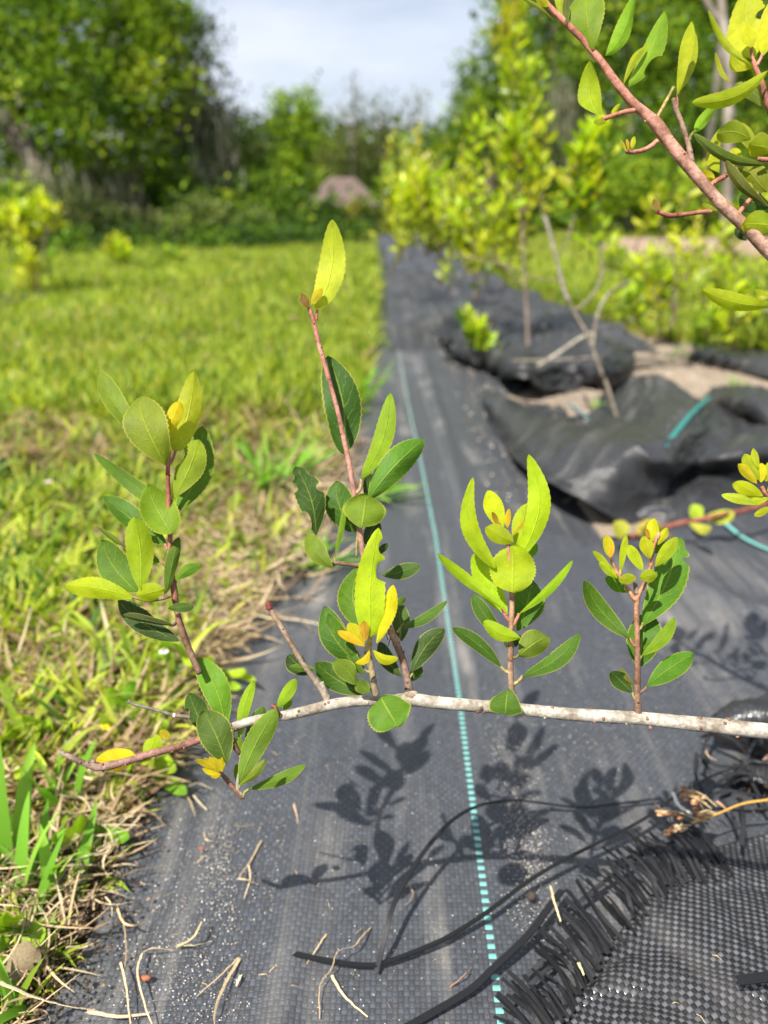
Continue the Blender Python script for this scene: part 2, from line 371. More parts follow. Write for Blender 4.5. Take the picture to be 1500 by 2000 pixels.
o = grid_mesh('ground', gx, gy, lambda X, Y: -.012 + .016*(fbm(X, Y, 1.2, 3)-.5), M_GROUND, origin=(0, 0, 0)); tag(o, kind='structure')

sy = np.array([.2, .293, .579, .92, 1.49, 2.23, 5, 12]); sx = np.array([.060, .061, .066, .067, .056, .044, .02, -.06])
def stripe_x(y): return np.interp(y, sy, sx)
def edge_x(y): return np.interp(y, [-.5, .25, .45, .60, .70, .85, 1.2, 1.8, 2.6, 6, 12], [-.20, -.185, -.176, -.174, -.156, -.125, -.09, -.06, -.05, -.05, -.11])
# flat strip of fabric, from behind the camera to the first rumple
ys = np.linspace(-.35, 2.45, 360); ks = np.linspace(0, 1, 150)
def right_x(y): return np.interp(y, [-.4, .9, 1.0, 1.15, 1.5, 2.45], [1.15, 1.10, .60, .42, .36, .34])
V = []; UVs = []
for y in ys:
    e0, e1 = float(edge_x(y)) + .008*math.sin(y*23), float(right_x(y)); dx = float(stripe_x(y))-.0653
    for k in ks:
        x = e0 + (e1-e0)*k
        z = .004 + .0035*math.sin(y*6+x*9)*min(1, k*5) + .0016*float(fbm(x, y, 14, 5)) + .004*math.exp(-((x+.06-.01*math.sin(y*2))/.010)**2)
        z += .0045*math.exp(-((x-.115)/.012)**2)*min(1, max(0, y-.3)) - .004*max(0, 1-k*14)
        z += .010*math.exp(-(((x-.33)*.8+(y-.78)*.6)/.018)**2)*math.exp(-((y-.72)/.14)**2)
        V.append((x, y, z)); UVs.append((x-dx, y))
nx = len(ks); i = np.arange(len(ys)-1)[:, None]*nx + np.arange(nx-1)[None]
fab = link_mesh('weed_fabric', V, np.stack([i, i+1, i+nx+1, i+nx], -1).reshape(-1, 4), M_FAB, uv=UVs, origin=(.1, 1, 0))
tag(fab, 'flat black woven fabric with a dashed teal marking line running away through the middle', 'landscape fabric')

# sand bed under the rumpled fabric on the right
o = grid_mesh('sand_bed', np.linspace(.12, 1.7, 90), np.linspace(.9, 3.6, 110),
              lambda X, Y: -.004 + .022*fbm(X, Y, 5, 9) - .12*np.clip((.275-X)/.02, 0, 1) - .12*np.clip((X-.37)/.02, 0, 1)*np.clip((1.06-Y)/.02, 0, 1) - .03*np.exp(-(np.minimum(X-.12, 1.7-X)/.06)**2) - .10*np.clip((X-np.interp(Y, [1.5, 2.0, 2.3, 2.6, 3.2], [1.4, 1.22, 1.06, .95, .84]))/.1, 0, 1), M_SAND, origin=(.8, 2, 0)); tag(o, kind='structure')

def ctrl_sheet(name, rows, mat, nu=10, nv=10, wr=.006, uvs=1.0, seed=1, parent=None, thick=.0012, wscale=9, planar=None):
    """rows of (px, py, z) -> bicubic sheet through the points the rays meet at height z"""
    A = np.array([[tuple(G(a[0], a[1], a[2])) for a in r] for r in rows])
    A = np.array([spline(r, nu) for r in A]); A = np.array([spline(A[:, j], nv) for j in range(A.shape[1])]).transpose(1, 0, 2)
    nr, nc, _ = A.shape
    du = np.linalg.norm(np.diff(A, axis=1), axis=2).mean(0); dv = np.linalg.norm(np.diff(A, axis=0), axis=2).mean(1)
    U = np.concatenate([[0], np.cumsum(du)]); Vv = np.concatenate([[0], np.cumsum(dv)])
    UU, VV = np.meshgrid(U, Vv)
    w1 = fbm(UU+VV*.35, VV*.5, wscale, seed, 4)-.5; wx = .05*fbm(UU, VV, 14, seed+3, 2)
    w2 = (1-np.abs(2*fbm(UU*.9-VV*.5+wx, VV*.55+UU*.3, wscale*1.5, seed+7, 2)-1))**3 + .6*(1-np.abs(2*fbm(UU*.4+VV*.8, VV*.4-UU*.9, wscale*2.6, seed+17, 2)-1))**4
    tu = np.gradient(A, axis=1); tv = np.gradient(A, axis=0); Nn = np.cross(tu, tv); Nn /= np.linalg.norm(Nn, axis=2)[..., None] + 1e-9
    A = A + Nn*((w1*wr*1.4 + w2*wr*1.9)[..., None])
    V = A.reshape(-1, 3); i = np.arange(nr-1)[:, None]*nc + np.arange(nc-1)[None]
    Fc = np.stack([i, i+1, i+nc+1, i+nc], -1).reshape(-1, 4)
    if planar is not None: ca, sa = math.cos(planar), math.sin(planar); UU, VV = V[:, 0]*ca+V[:, 1]*sa, -V[:, 0]*sa+V[:, 1]*ca
    o = link_mesh(name, V, Fc, mat, parent, uv=np.stack([UU.ravel(), VV.ravel()], -1))
    s = o.modifiers.new('thickness', 'SOLIDIFY'); s.thickness = thick
    return o
# the big lifted fold: rows run from the torn front edge (low, towards the camera) to the back
fold_rows = [
 [(960, 812, .008), (985, 868, .010), (1045, 930, .040), (1130, 975, .048), (1235, 1028, .004), (1330, 1022, .004), (1500, 985, .008), (1640, 960, .01)],
 [(950, 785, .045), (1005, 845, .040), (1075, 905, .062), (1165, 955, .060), (1250, 1000, .020), (1335, 985, .024), (1490, 948, .016), (1640, 925, .02)],
 [(955, 765, .050), (1035, 812, .045), (1105, 850, .080), (1200, 890, .095), (1272, 935, .060), (1325, 930, .030), (1470, 912, .045), (1640, 890, .04)],
 [(990, 778, .020), (1065, 818, .025), (1150, 838, .050), (1230, 858, .100), (1300, 895, .092), (1350, 898, .060), (1450, 885, .075), (1640, 860, .06)],
 [(1060, 822, .006), (1120, 828, .010), (1190, 822, .030), (1260, 828, .075), (1330, 843, .095), (1390, 852, .070), (1470, 858, .050), (1640, 830, .05)],
 [(1160, 808, .004), (1185, 798, .012), (1225, 775, .050), (1290, 772, .080), (1350, 792, .080), (1400, 815, .040), (1480, 832, .018), (1640, 805, .01)],
 [(1175, 785, .004), (1200, 758, .016), (1245, 738, .060), (1285, 736, .085), (1330, 762, .052), (1380, 790, .012), (1480, 815, .004), (1640, 790, .004)]]
o = ctrl_sheet('rumpled_fabric', fold_rows, M_FAB2, 18, 18, .0042, seed=3, wscale=6)
tag(o, 'big lifted fold of black fabric with a dark hollow under its front edge', 'landscape fabric', 'rumpled pieces of black fabric')
o = ctrl_sheet('rumpled_fabric', [
 [(850, 640, .10), (930, 668, .03), (985, 700, .03), (1010, 745, .05), (1075, 770, .01), (1120, 760, .0)],
 [(880, 680, .05), (900, 690, .04), (960, 700, .05), (1020, 720, .07), (1100, 735, .03), (1160, 745, .02)],
 [(895, 660, .05), (930, 668, .07), (985, 690, .04), (1060, 705, .04), (1150, 715, .05), (1215, 735, .06)],
 [(905, 640, .03), (960, 645, .05), (1030, 660, .02), (1100, 680, .03), (1180, 695, .05), (1230, 715, .03)],
 [(920, 615, .02), (980, 622, .03), (1050, 640, .04), (1110, 655, .03), (1170, 675, .01), (1230, 690, .0)]], M_FAB2, 12, 12, .012, seed=8)
tag(o, 'grey sheet of rumpled fabric lying between the big fold and the first dark hump', 'landscape fabric', 'rumpled pieces of black fabric')
o = ctrl_sheet('rumpled_fabric', [
 [(1010, 850, .012), (1020, 800, .012), (1000, 775, .012)], [(1060, 860, .012), (1075, 810, .02), (1050, 785, .014)],
 [(1100, 850, .010), (1110, 815, .03), (1090, 790, .012)], [(1140, 840, .008), (1125, 820, .018), (1110, 800, .01)]], M_FAB2, 10, 10, .006, seed=11)
tag(o, 'small pale grey tongue of fabric poking out of the sand behind the fold', 'landscape fabric', 'rumpled pieces of black fabric')
o = ctrl_sheet('rumpled_fabric', [
 [(1370, 790, .004), (1430, 800, .02), (1500, 830, .03), (1600, 850, .03)], [(1400, 765, .01), (1450, 775, .05), (1520, 800, .05), (1620, 820, .04)],
 [(1430, 760, .006), (1480, 765, .02), (1540, 780, .02), (1640, 800, .02)]], M_FAB2, 10, 10, .006, seed=12)
tag(o, 'low grey fold of fabric at the right edge of the sand', 'landscape fabric', 'rumpled pieces of black fabric')
o = ctrl_sheet('rumpled_fabric', [
 [(1340, 700, .01), (1420, 722, .01), (1500, 738, .02), (1640, 760, .02)], [(1360, 690, .03), (1440, 702, .04), (1520, 715, .04), (1660, 735, .04)],
 [(1390, 680, .01), (1460, 690, .01), (1540, 700, .02), (1680, 715, .02)]], M_FAB2, 8, 8, .006, seed=14)
tag(o, 'narrow dark strip of fabric between the sand and the right hand grass', 'landscape fabric', 'rumpled pieces of black fabric')
# the row continuing into the distance with humps
def far_z(X, Y):
    z = .010 + .085*np.clip(fbm(X*1.0, Y*.9, 1.7, 21, 4)-.46, 0, 1)*2 + .02*fbm(X, Y, 7, 5)
    z += .030*(1-np.abs(2*fbm(X+.3*Y, Y*.6, 5, 77, 3)-1))**3
    z += .065*np.exp(-((X-.36)/.20)**2-((Y-2.62)/.09)**2) + .03*np.exp(-((X-.2)/.15)**2-((Y-3.6)/.15)**2)
    edge = np.minimum(X-(edge_x(Y)+.02), np.interp(Y, [2.3, 2.8, 4, 12], [.84, .80, .70, .60])-X); return np.where(edge < .05, z*np.clip(edge/.05, -.2, 1), z)*np.clip((Y-2.28)/.12, .05, 1)
def fr_uv(X, Y): return X, Y
o = grid_mesh('rumpled_fabric', np.linspace(-.1, .85, 110), np.linspace(2.3, 12, 420), far_z, M_FAB2, origin=(.3, 6, 0))
tag(o, 'long uneven run of black fabric humping away under the distant saplings', 'landscape fabric', 'rumpled pieces of black fabric')
o = grid_mesh('fabric_strip', np.linspace(-2.05, -1.35, 40), np.linspace(2.6, 16, 160), lambda X, Y: .012 + .03*fbm(X, Y, 2, 31), M_FAB2, origin=(-1.7, 8, 0))
o.rotation_euler.z = R(-3)
tag(o, 'second strip of dark fabric crossing the lawn far left, mostly hidden by grass', 'landscape fabric')

# ---------------------------------------------------------------- frayed flap, lower right
flap = empty('frayed_flap', tuple(G(1300, 1850)), 'raised corner of black woven fabric with a frayed fringe of loose tapes', 'landscape fabric')
root = [(960, 2210, .010), (1010, 2115, .012), (1070, 2005, .014), (1135, 1905, .017), (1205, 1820, .020), (1275, 1740, .022), (1345, 1680, .020), (1430, 1640, .012), (1560, 1600, .008)]
rows = [root,
 [(1080, 2150, 0.0136), (1120, 2030, 0.0163), (1170, 1940, 0.0190), (1240, 1865, 0.0218), (1310, 1795, 0.0231), (1370, 1740, 0.0231), (1430, 1705, 0.0190), (1500, 1680, 0.0122), (1620, 1640, 0.0068)],
 [(1250, 2180, 0.0231), (1270, 2080, 0.0258), (1310, 1990, 0.0272), (1370, 1910, 0.0286), (1430, 1845, 0.0272), (1480, 1800, 0.0245), (1530, 1770, 0.0204), (1590, 1740, 0.0136), (1700, 1700, 0.0095)],
 [(1450, 2200, 0.0272), (1470, 2120, 0.0299), (1500, 2040, 0.0299), (1540, 1970, 0.0286), (1580, 1910, 0.0272), (1630, 1860, 0.0231), (1680, 1830, 0.0204), (1740, 1800, 0.0136), (1800, 1780, 0.0095)],
 [(1700, 2250, 0.0204), (1710, 2180, 0.0204), (1730, 2110, 0.0204), (1750, 2040, 0.0204), (1780, 1990, 0.0204), (1820, 1940, 0.0136), (1860, 1910, 0.0136), (1900, 1880, 0.0068), (1950, 1860, 0.0068)]]
wv = ctrl_sheet('woven_panel', rows, M_FLAP, 12, 12, .0022, seed=17, parent=flap, thick=.0008, wscale=12, planar=R(24))
rs = spline(root, 14)
tips = spline([(890, 2080, .012), (935, 1985, .014), (985, 1895, .016), (1030, 1830, .018), (1065, 1775, .020), (1095, 1735, .022), (1150, 1675, .024), (1205, 1625, .024), (1240, 1597, .024), (1290, 1585, .020), (1330, 1592, .016)], 14)
def ribbon(path, wid, col, up=(0, 0, 1), twist=0, th=.0004, w_end=None, tw0=0):
    """flat tape with thickness"""
    path = np.asarray(path, float); n = len(path); tg = np.gradient(path, axis=0); tg /= np.linalg.norm(tg, axis=1)[:, None]+1e-12
    V = []
    for i in range(n):
        t = i/(n-1); s = np.cross(tg[i], up); s /= np.linalg.norm(s)+1e-9; nn = np.cross(s, tg[i])
        a = tw0 + twist*t; s, nn = s*math.cos(a)+nn*math.sin(a), nn*math.cos(a)-s*math.sin(a)
        w = wid/2 if w_end is None else (wid*(1-t)+w_end*t)/2
        V += [path[i]+s*w+nn*th/2, path[i]-s*w+nn*th/2, path[i]-s*w-nn*th/2, path[i]+s*w-nn*th/2]
    Fc = [[i*4+k, i*4+(k+1) % 4, (i+1)*4+(k+1) % 4, (i+1)*4+k] for i in range(n-1) for k in range(4)] + [[3, 2, 1, 0], [(n-1)*4+k for k in range(4)]]
    return V, Fc
for k in range(96):
    b = tips[min(len(tips)-1, max(0, int(((k+.5)/96+random.uniform(-.006, .006))*len(tips))))]
    L_ = random.uniform(.66, .95) if random.random() > .15 else random.uniform(.35, .6)
    ox, oy = random.gauss(98, 7), random.gauss(122, 9); kx = random.gauss(0, 5)
    A_ = np.array(G(b[0]+ox, b[1]+oy, b[2]*.55+.010)); B_ = np.array(G(b[0]+kx, b[1], b[2]*random.uniform(.6, 1.3)))
    B_ = A_ + (B_-A_)*L_; mid = (A_+B_)/2 + np.array([random.uniform(-.0035, .0035), random.uniform(-.002, .002), random.uniform(.001, .007)])
    c = random.choice([.006, .009, .012, .018, .008]); mb = MB()
    V_, F_ = ribbon(spline([A_, mid, B_], 6), random.uniform(.0014, .0025), c, twist=random.uniform(-.3, .3), tw0=random.uniform(-.3, .3), th=.0003)
    mb.add(V_, F_, (c, c, c*1.1)); mb.build('fringe_tape', M_BLACK, flap, smooth=False)
for (pa, pb) in (((1150, 1745), (1262, 1665)), ((1085, 1800), (1180, 1725)), ((1030, 1905), (1120, 1830)), ((1190, 1690), (1330, 1640)), ((1000, 1960), (1085, 1880))):
    mb = MB(); V_, F_ = ribbon(spline([tuple(G(*pa, .013)), tuple(G((pa[0]+pb[0])/2, (pa[1]+pb[1])/2-3, .018)), tuple(G(*pb, .018))], 6), .0026, 0, th=.0003)
    mb.add(V_, F_, (.022, .022, .025)); mb.build('cross_tape', M_BLACK, flap, smooth=False)
# ---------------------------------------------------------------- loose black tapes
def loose(pts, wid, label, twist=1.0, up=(0, 0, 1), name='loose_tape', cat='fabric strand', group=None, tw0=.15, mat=None, c=(.008, .008, .009)):
    mb = MB(); V_, F_ = ribbon(spline([tuple(G(a, b, z)) for a, b, z in pts], 10), wid*1.35, 0, up=up, twist=twist*.5, tw0=tw0, th=.0007)
    mb.add(V_, F_, c); o = mb.build(name, mat or M_BLACK, smooth=False); return tag(o, label, cat, group)
loose([(735, 1900, .010), (752, 1830, .022), (772, 1760, .030), (820, 1675, .036), (880, 1605, .038), (940, 1572, .034), (1010, 1563, .026), (1070, 1570, .014), (1140, 1577, .009), (1220, 1568, .008), (1290, 1560, .008)], .0021,
      'black tape arching high in a loop over the teal line and back to the right', .6)
loose([(553, 1858, .009), (600, 1868, .010), (640, 1876, .012), (700, 1884, .012), (750, 1880, .012), (850, 1842, .014), (905, 1812, .015), (960, 1775, .018), (1030, 1722, .020), (1100, 1680, .022), (1180, 1640, .022), (1260, 1598, .022), (1330, 1548, .020), (1410, 1508, .022), (1500, 1485, .028), (1580, 1480, .02)], .0026,
      'longest black tape, sweeping from the lower left up along the fringe to the right edge', 1.2)
loose([(770, 2020, .010), (850, 1975, .011), (920, 1932, .013), (965, 1890, .016), (1030, 1828, .020), (1070, 1775, .022), (1098, 1738, .022)], .0034, 'short thick black tape running from the bottom edge up to the middle of the fringe', .5)
loose([(1440, 1915, .040), (1475, 1911, .042), (1515, 1905, .042)], .0040, 'short straight offcut of black tape on the checked flap at the right edge', 0, tw0=0)
for kk, pts in enumerate([
  [(1395, 1425, .02), (1378, 1450, .03), (1372, 1480, .03), (1385, 1500, .02), (1430, 1520, .02)],
  [(1390, 1400, .01), (1420, 1386, .03), (1470, 1380, .035), (1520, 1378, .03)],
  [(1392, 1412, .02), (1430, 1395, .03), (1480, 1392, .03), (1530, 1400, .03)],
  [(1360, 1470, .012), (1358, 1510, .016), (1380, 1560, .016), (1400, 1580, .012)],
  [(1365, 1475, .03), (1400, 1495, .035), (1450, 1500, .03), (1490, 1520, .02)],
  [(1400, 1530, .02), (1440, 1510, .03), (1490, 1520, .03), (1540, 1560, .02)],
  [(1370, 1440, .01), (1400, 1432, .03), (1440, 1450, .03), (1470, 1490, .02)],
  [(1445, 1560, .02), (1452, 1600, .03), (1448, 1650, .03)],
  [(1380, 1560, .02), (1410, 1545, .03), (1460, 1550, .03), (1500, 1560, .02)],
  [(1410, 1560, .02), (1430, 1590, .02), (1440, 1620, .02)],
  [(1480, 1440, .03), (1460, 1480, .03), (1470, 1530, .02), (1500, 1580, .02)]]):
    loose(pts, random.uniform(.0016, .003), 'thin curled black tape in the tangle under the right end of the grey branch', random.uniform(-1, 1), group='tangled tapes at the right edge', c=(.02, .02, .022))
o = ctrl_sheet('curled_fabric', [
 [(1395, 1445, .012), (1440, 1455, .010), (1500, 1470, .01), (1600, 1480, .01)], [(1392, 1415, .026), (1440, 1420, .03), (1500, 1425, .03), (1600, 1430, .03)],
 [(1415, 1390, .03), (1450, 1388, .036), (1510, 1392, .04), (1600, 1395, .04)], [(1470, 1375, .015), (1500, 1372, .018), (1540, 1370, .02), (1600, 1370, .02)]], M_FAB2, 10, 10, .004, seed=19)
tag(o, 'curled dark fabric lip just above the grey branch at the right edge', 'landscape fabric')
o = ctrl_sheet('curled_fabric', [
 [(1420, 1470, .006), (1470, 1480, .012), (1540, 1490, .02), (1600, 1500, .02)], [(1405, 1505, .010), (1440, 1500, .024), (1500, 1510, .03), (1600, 1520, .02)],
 [(1400, 1545, .012), (1440, 1530, .016), (1480, 1520, .014), (1600, 1530, .01)]], M_BLACK if False else M_FAB2, 10, 10, .005, seed=23)
tag(o, 'small crumpled scrap of fabric inside the tangle of tapes', 'landscape fabric')
loose([(1248, 1008, .062), (1262, 998, .072), (1285, 995, .074), (1308, 1000, .068), (1316, 1010, .060)], .006, 'pale grey tape end curling at the mouth of the dark hollow', .2, tw0=1.2, c=(.22, .22, .23))
loose([(1298, 872, .104), (1325, 838, .103), (1352, 806, .098), (1385, 775, .075)], .006, 'teal marking line on the big fold of rumpled fabric', .2, tw0=0, name='marking_line', cat='marking line', c=(.02, .16, .15))
loose([(1415, 1020, .010), (1445, 1045, .010), (1480, 1064, .010), (1520, 1080, .010)], .0042, 'short teal line on the dark fabric right of the red vine', .2, tw0=0, name='marking_line', cat='marking line', c=TEAL)
loose([(1110, 785, .012), (1128, 800, .014), (1150, 818, .014)], .005, 'faint grey blue line on the pale fabric tongue behind the fold', 0, tw0=0, name='marking_line', cat='marking line', c=(.10, .18, .19))

# ================================================================ MAIN BRANCH WITH ITS SHOOTS
DM = .345
sh = empty('shrub_branch', tuple(P(1000, 1383, DM)), 'pale grey horizontal branch with leafy upright shoots lying in front of the black fabric', 'shrub branch')
mb = MB()
path, rad = pathd([(1640, 1440, 16, .01), (1500, 1428, 15.5), (1400, 1418, 15), (1330, 1411, 14), (1250, 1403, 13), (1175, 1399, 13), (1100, 1394, 12.5), (1000, 1384, 12), (920, 1378, 12.5), (850, 1372, 12.5), (800, 1366, 13), (750, 1369, 10), (700, 1369, 10.5), (650, 1376, 11), (600, 1388, 10.5), (560, 1397, 10), (500, 1406, 9), (455, 1420, 9)], DM, 8)
mb.tube(path, rad, GREY, 14, bump=.05)
knots(mb, path, rad, 34, (.20, .115, .07)); knots(mb, path, rad, 30, (.46, .42, .36), .8)
for (kx, ky) in ((933, 1390), (945, 1390), (1160, 1410), (1202, 1406), (1323, 1418), (1270, 1421), (1440, 1438)):
    mb.blob(P(kx, ky, DM-.0015), .0009, (.23, .12, .08))
mb.blob(P(802, 1356, DM), (.0034, .003, .0022), (.33, .26, .19), 9, 6)
main = mb.build('main_stem', M_BARK, sh)
mb = MB()
path, rad = pathd([(470, 1416, 8.7), (430, 1430, 8.0), (400, 1441, 7), (370, 1452, 7), (330, 1463, 7), (290, 1474, 7.5), (250, 1486, 7), (215, 1495, 8), (190, 1498, 7.5), (160, 1489, 5.5), (135, 1477, 5), (115, 1467, 3.5)], DM, 7)
nn_ = len(path); tt_ = np.repeat(np.linspace(0, 1, nn_), 10)[:, None]; cc_ = np.where(tt_ < .18, np.array(GREY)*(1-tt_/.18)+np.array((.24, .10, .075))*(tt_/.18), np.array((.24, .10, .075))*(1-(tt_-.18)/.82)+np.array((.24, .18, .15))*((tt_-.18)/.82)); mb.tube(path, rad, (.3, .2, .2), 10, bump=.12); mb.C[-1] = cc_; knots(mb, path, rad, 26, (.42, .34, .28), 1.1); knots(mb, path[-30:], rad[-30:], 16, DBR, 1.5)
stemtip = mb.build('branch_tip', M_BARK, sh)
def twig(pts, d, col, col2=None, name='shoot', kn=6, parent=sh, extra=(), seg=9, kc=None, n=6):
    mb = MB(); path, rad = pathd(pts, d, n); mb.tube(path, rad, col, seg, bump=.10, col2=col2)
    knots(mb, path, rad, kn, kc or (col[0]*.6, col[1]*.55, col[2]*.5), 1.5)
    for e in extra:
        q, r = pathd(e[0], d, 5); mb.tube(q, r, e[1], 7, bump=.05)
    return mb.build(name, M_BARK, parent, origin=tuple(path[0]))
# ---- shoot 1 (left)
D1 = .350
s1 = twig([(390, 1315, 6.5, -.004), (372, 1275, 6.5), (357, 1235, 6.2), (346, 1195, 6), (340, 1155, 7), (333, 1100, 4.8), (332, 1048, 4.6), (330, 1000, 4.6), (328, 947, 4.5), (328, 912, 4.2), (331, 880, 3)], D1, BROWN, (.42, .12, .09), kn=22,
  extra=[([(328, 912, 3), (324, 905, 3), (320, 895, 2.5)], RED), ([(329, 910, 3), (338, 895, 3), (343, 880, 2.6)], RED), ([(331, 1085, 3), (327, 1072, 3), (322, 1062, 2.5)], (.35, .2, .1)),
         ([(340, 1160, 3.5), (315, 1170, 3), (285, 1172, 3), (256, 1166, 2.5)], BROWN), ([(341, 1160, 3), (322, 1164, 3), (320, 1150, 2.5)], BROWN), ([(340, 1150, 3), (344, 1133, 2)], BROWN), ([(345, 1215, 3), (339, 1221, 3), (330, 1221, 2)], DBR), ([(331, 1115, 2.4), (322, 1105, 2), (312, 1098, 2)], RED)])
for a in [ (290, 862, 189, 720, 40, (.17, .26, .022), dict(roll=.35, d=.356, curve=-6)),
  (323, 908, 270, 776, 80, OL, dict(roll=.12, d=.344, curve=-4, fold=.1)),
  (331, 845, 351, 784, 32, YE, dict(roll=.1, d=.349)),
  (343, 882, 380, 721, 50, (.42, .50, .05), dict(roll=-.2, d=.350, curve=12, p=.95, arch=.1)),
  (341, 973, 388, 858, 52, (.24, .34, .022), dict(roll=.2, d=.348, curve=6, bites=((-1, .62, .14, .35),))),
  (345, 1001, 395, 832, 58, MG, dict(roll=.1, d=.355, curve=14)),
  (330, 1002, 185, 887, 30, MG, dict(roll=-.3, d=.354, curve=6, p=1.0)),
  (335, 1042, 288, 946, 72, (.17, .30, .022), dict(roll=.15, d=.343, curve=-6, p=.95, pw=.62)),
  (324, 1063, 203, 970, 46, (.10, .25, .035), dict(roll=.35, d=.352, fold=.35, curve=-6)),
  (275, 1152, 263, 1009, 52, (.33, .46, .020), dict(roll=-.1, d=.340, curve=6, fold=.25)),
  (268, 1156, 197, 1056, 62, (.10, .22, .020), dict(roll=.1, d=.347, curve=-10, fold=.2)),
  (258, 1168, 125, 1146, 44, (.36, .47, .022), dict(roll=.1, d=.343, curve=8)),
  (322, 1150, 267, 1163, 38, (.33, .44, .022), dict(roll=.2, d=.339)),
  (324, 1160, 349, 1049, 26, (.11, .24, .02), dict(roll=-.3, d=.345, curve=-4)),
  (344, 1134, 394, 1104, 24, (.12, .27, .02), dict(roll=.2, d=.347, curve=-5)),
  (256, 1078, 190, 1030, 9, (.15, .24, .03), dict(roll=.9, d=.352)),
  (312, 1098, 285, 1085, 14, MG, dict(d=.356)),
  (349, 1252, 230, 1174, 44, BG, dict(roll=.25, d=.352, curve=-8, fold=.2)),
  (339, 1221, 239, 1202, 16, (.055, .10, .035), dict(roll=.6, d=.347, curve=4)),
  (328, 1188, 378, 1185, 20, (.06, .15, .02), dict(roll=.3, d=.344)) ]:
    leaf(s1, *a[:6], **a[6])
# ---- shoot 2 (tall)
D2 = .352
s2 = twig([(800, 1356, 8.5, -.004), (795, 1325, 7.5), (787, 1290, 7), (776, 1262, 7), (761, 1228, 6.5), (742, 1180, 6), (722, 1120, 6), (709, 1081, 6), (702, 1034, 5.8), (692, 965, 5.6), (682, 905, 5), (671, 855, 4.8), (661, 808, 4.6), (647, 757, 4.6), (635, 715, 4.6), (623, 673, 4.4), (614, 633, 4.5), (608, 614, 4.5), (603, 600, 3.5)], D2, (.22, .16, .12), (.50, .20, .15), kn=34, kc=(.16, .08, .06),
  extra=[([(618, 625, 2.6), (619, 612, 2.6), (620, 600, 3)], PINK), ([(694, 965, 4), (703, 955, 3.6), (706, 936, 3)], (.36, .24, .12)), ([(704, 1104, 5), (680, 1102, 4.5), (656, 1099, 4.5), (650, 1106, 3.5)], BROWN), ([(656, 1099, 3), (653, 1090, 2.4)], OLV), ([(700, 1040, 3), (697, 1060, 2.5), (696, 1090, 2)], OLV),
         ([(672, 858, 3), (674, 862, 3)], GREY), ([(776, 1235, 3), (790, 1215, 2.4)], OLV), ([(797, 1330, 3), (806, 1315, 2)], OLV), ([(770, 1250, 1), (774, 1215, .8), (768, 1190, .6)], DBR), ([(780, 1262, 1), (782, 1228, .8)], (.3, .22, .15)), ([(758, 1250, 1), (752, 1232, .7)], DBR), ([(764, 1240, 1.2), (758, 1262, .7)], DBR), ([(736, 1075, 1), (740, 1095, .8)], (.4, .35, .25))])
for (x, y) in ((612, 633), (627, 668), (622, 697), (648, 748), (644, 773), (670, 800), (673, 858)):
    pass
for a in [ (620, 604, 650, 429, 52, (.47, .55, .085), dict(roll=.12, d=.350, curve=11, arch=.12, fold=.12, p=1.0, dt=.006)),
  (601, 602, 589, 573, 19, (.30, .15, .035), dict(d=.350, bites=((-1, .8, .12, .5),))), (608, 595, 629, 563, 17, (.44, .38, .03), dict(d=.348)),
  (673, 886, 641, 695, 72, (.045, .15, .016), dict(roll=-.1, d=.362, curve=12, p=1.0, fold=.2, arch=-.05, dt=.0)),
  (706, 937, 762, 767, 38, (.20, .34, .025), dict(roll=.1, d=.350, curve=14, fold=.1, p=1.2)),
  (720, 974, 827, 858, 62, (.09, .24, .025), dict(roll=-.1, d=.354, fold=.5, curve=-8, p=1.15)),
  (618, 1044, 578, 911, 56, (.042, .13, .016), dict(roll=0, d=.350, curve=10, bites=((-1, .24, .14, .55), (-1, .72, .07, .4), (1, .62, .07, .4), (1, .86, .06, .35), (-1, .86, .05, .4)))),
  (692, 1040, 655, 940, 58, (.065, .19, .018), dict(roll=.1, d=.358, curve=-8, p=1.1)),
  (707, 1030, 716, 965, 84, (.17, .29, .025), dict(roll=0, d=.344, pw=.55, fold=.25)),
  (653, 1092, 673, 977, 13, (.17, .33, .03), dict(roll=.3, d=.350, curve=6, fold=.6)),
  (651, 1109, 598, 1043, 38, (.19, .28, .05), dict(roll=.2, d=.347, curve=-4)),
  (746, 1124, 821, 1105, 29, (.065, .16, .045), dict(roll=.2, d=.356)), (735, 1085, 758, 1062, 14, BG, dict(d=.358)),
  (712, 1062, 738, 1015, 32, BG, dict(d=.362)), (785, 1252, 777, 1176, 38, (.075, .16, .055), dict(d=.358, roll=.2)),
  (777, 1228, 873, 1174, 20, (.085, .20, .05), dict(d=.352, roll=.35, curve=6)), (768, 1182, 792, 1168, 13, MG, dict(d=.352)),
  (804, 1311, 867, 1228, 42, BG, dict(d=.352, curve=-6)), (802, 1330, 822, 1300, 24, (.07, .17, .02), dict(d=.356)),
  (783, 1321, 741, 1254, 32, BG, dict(d=.356, curve=-6)), (720, 985, 722, 925, 30, BG, dict(d=.364)) ]:
    leaf(s2, *a[:6], **a[6])
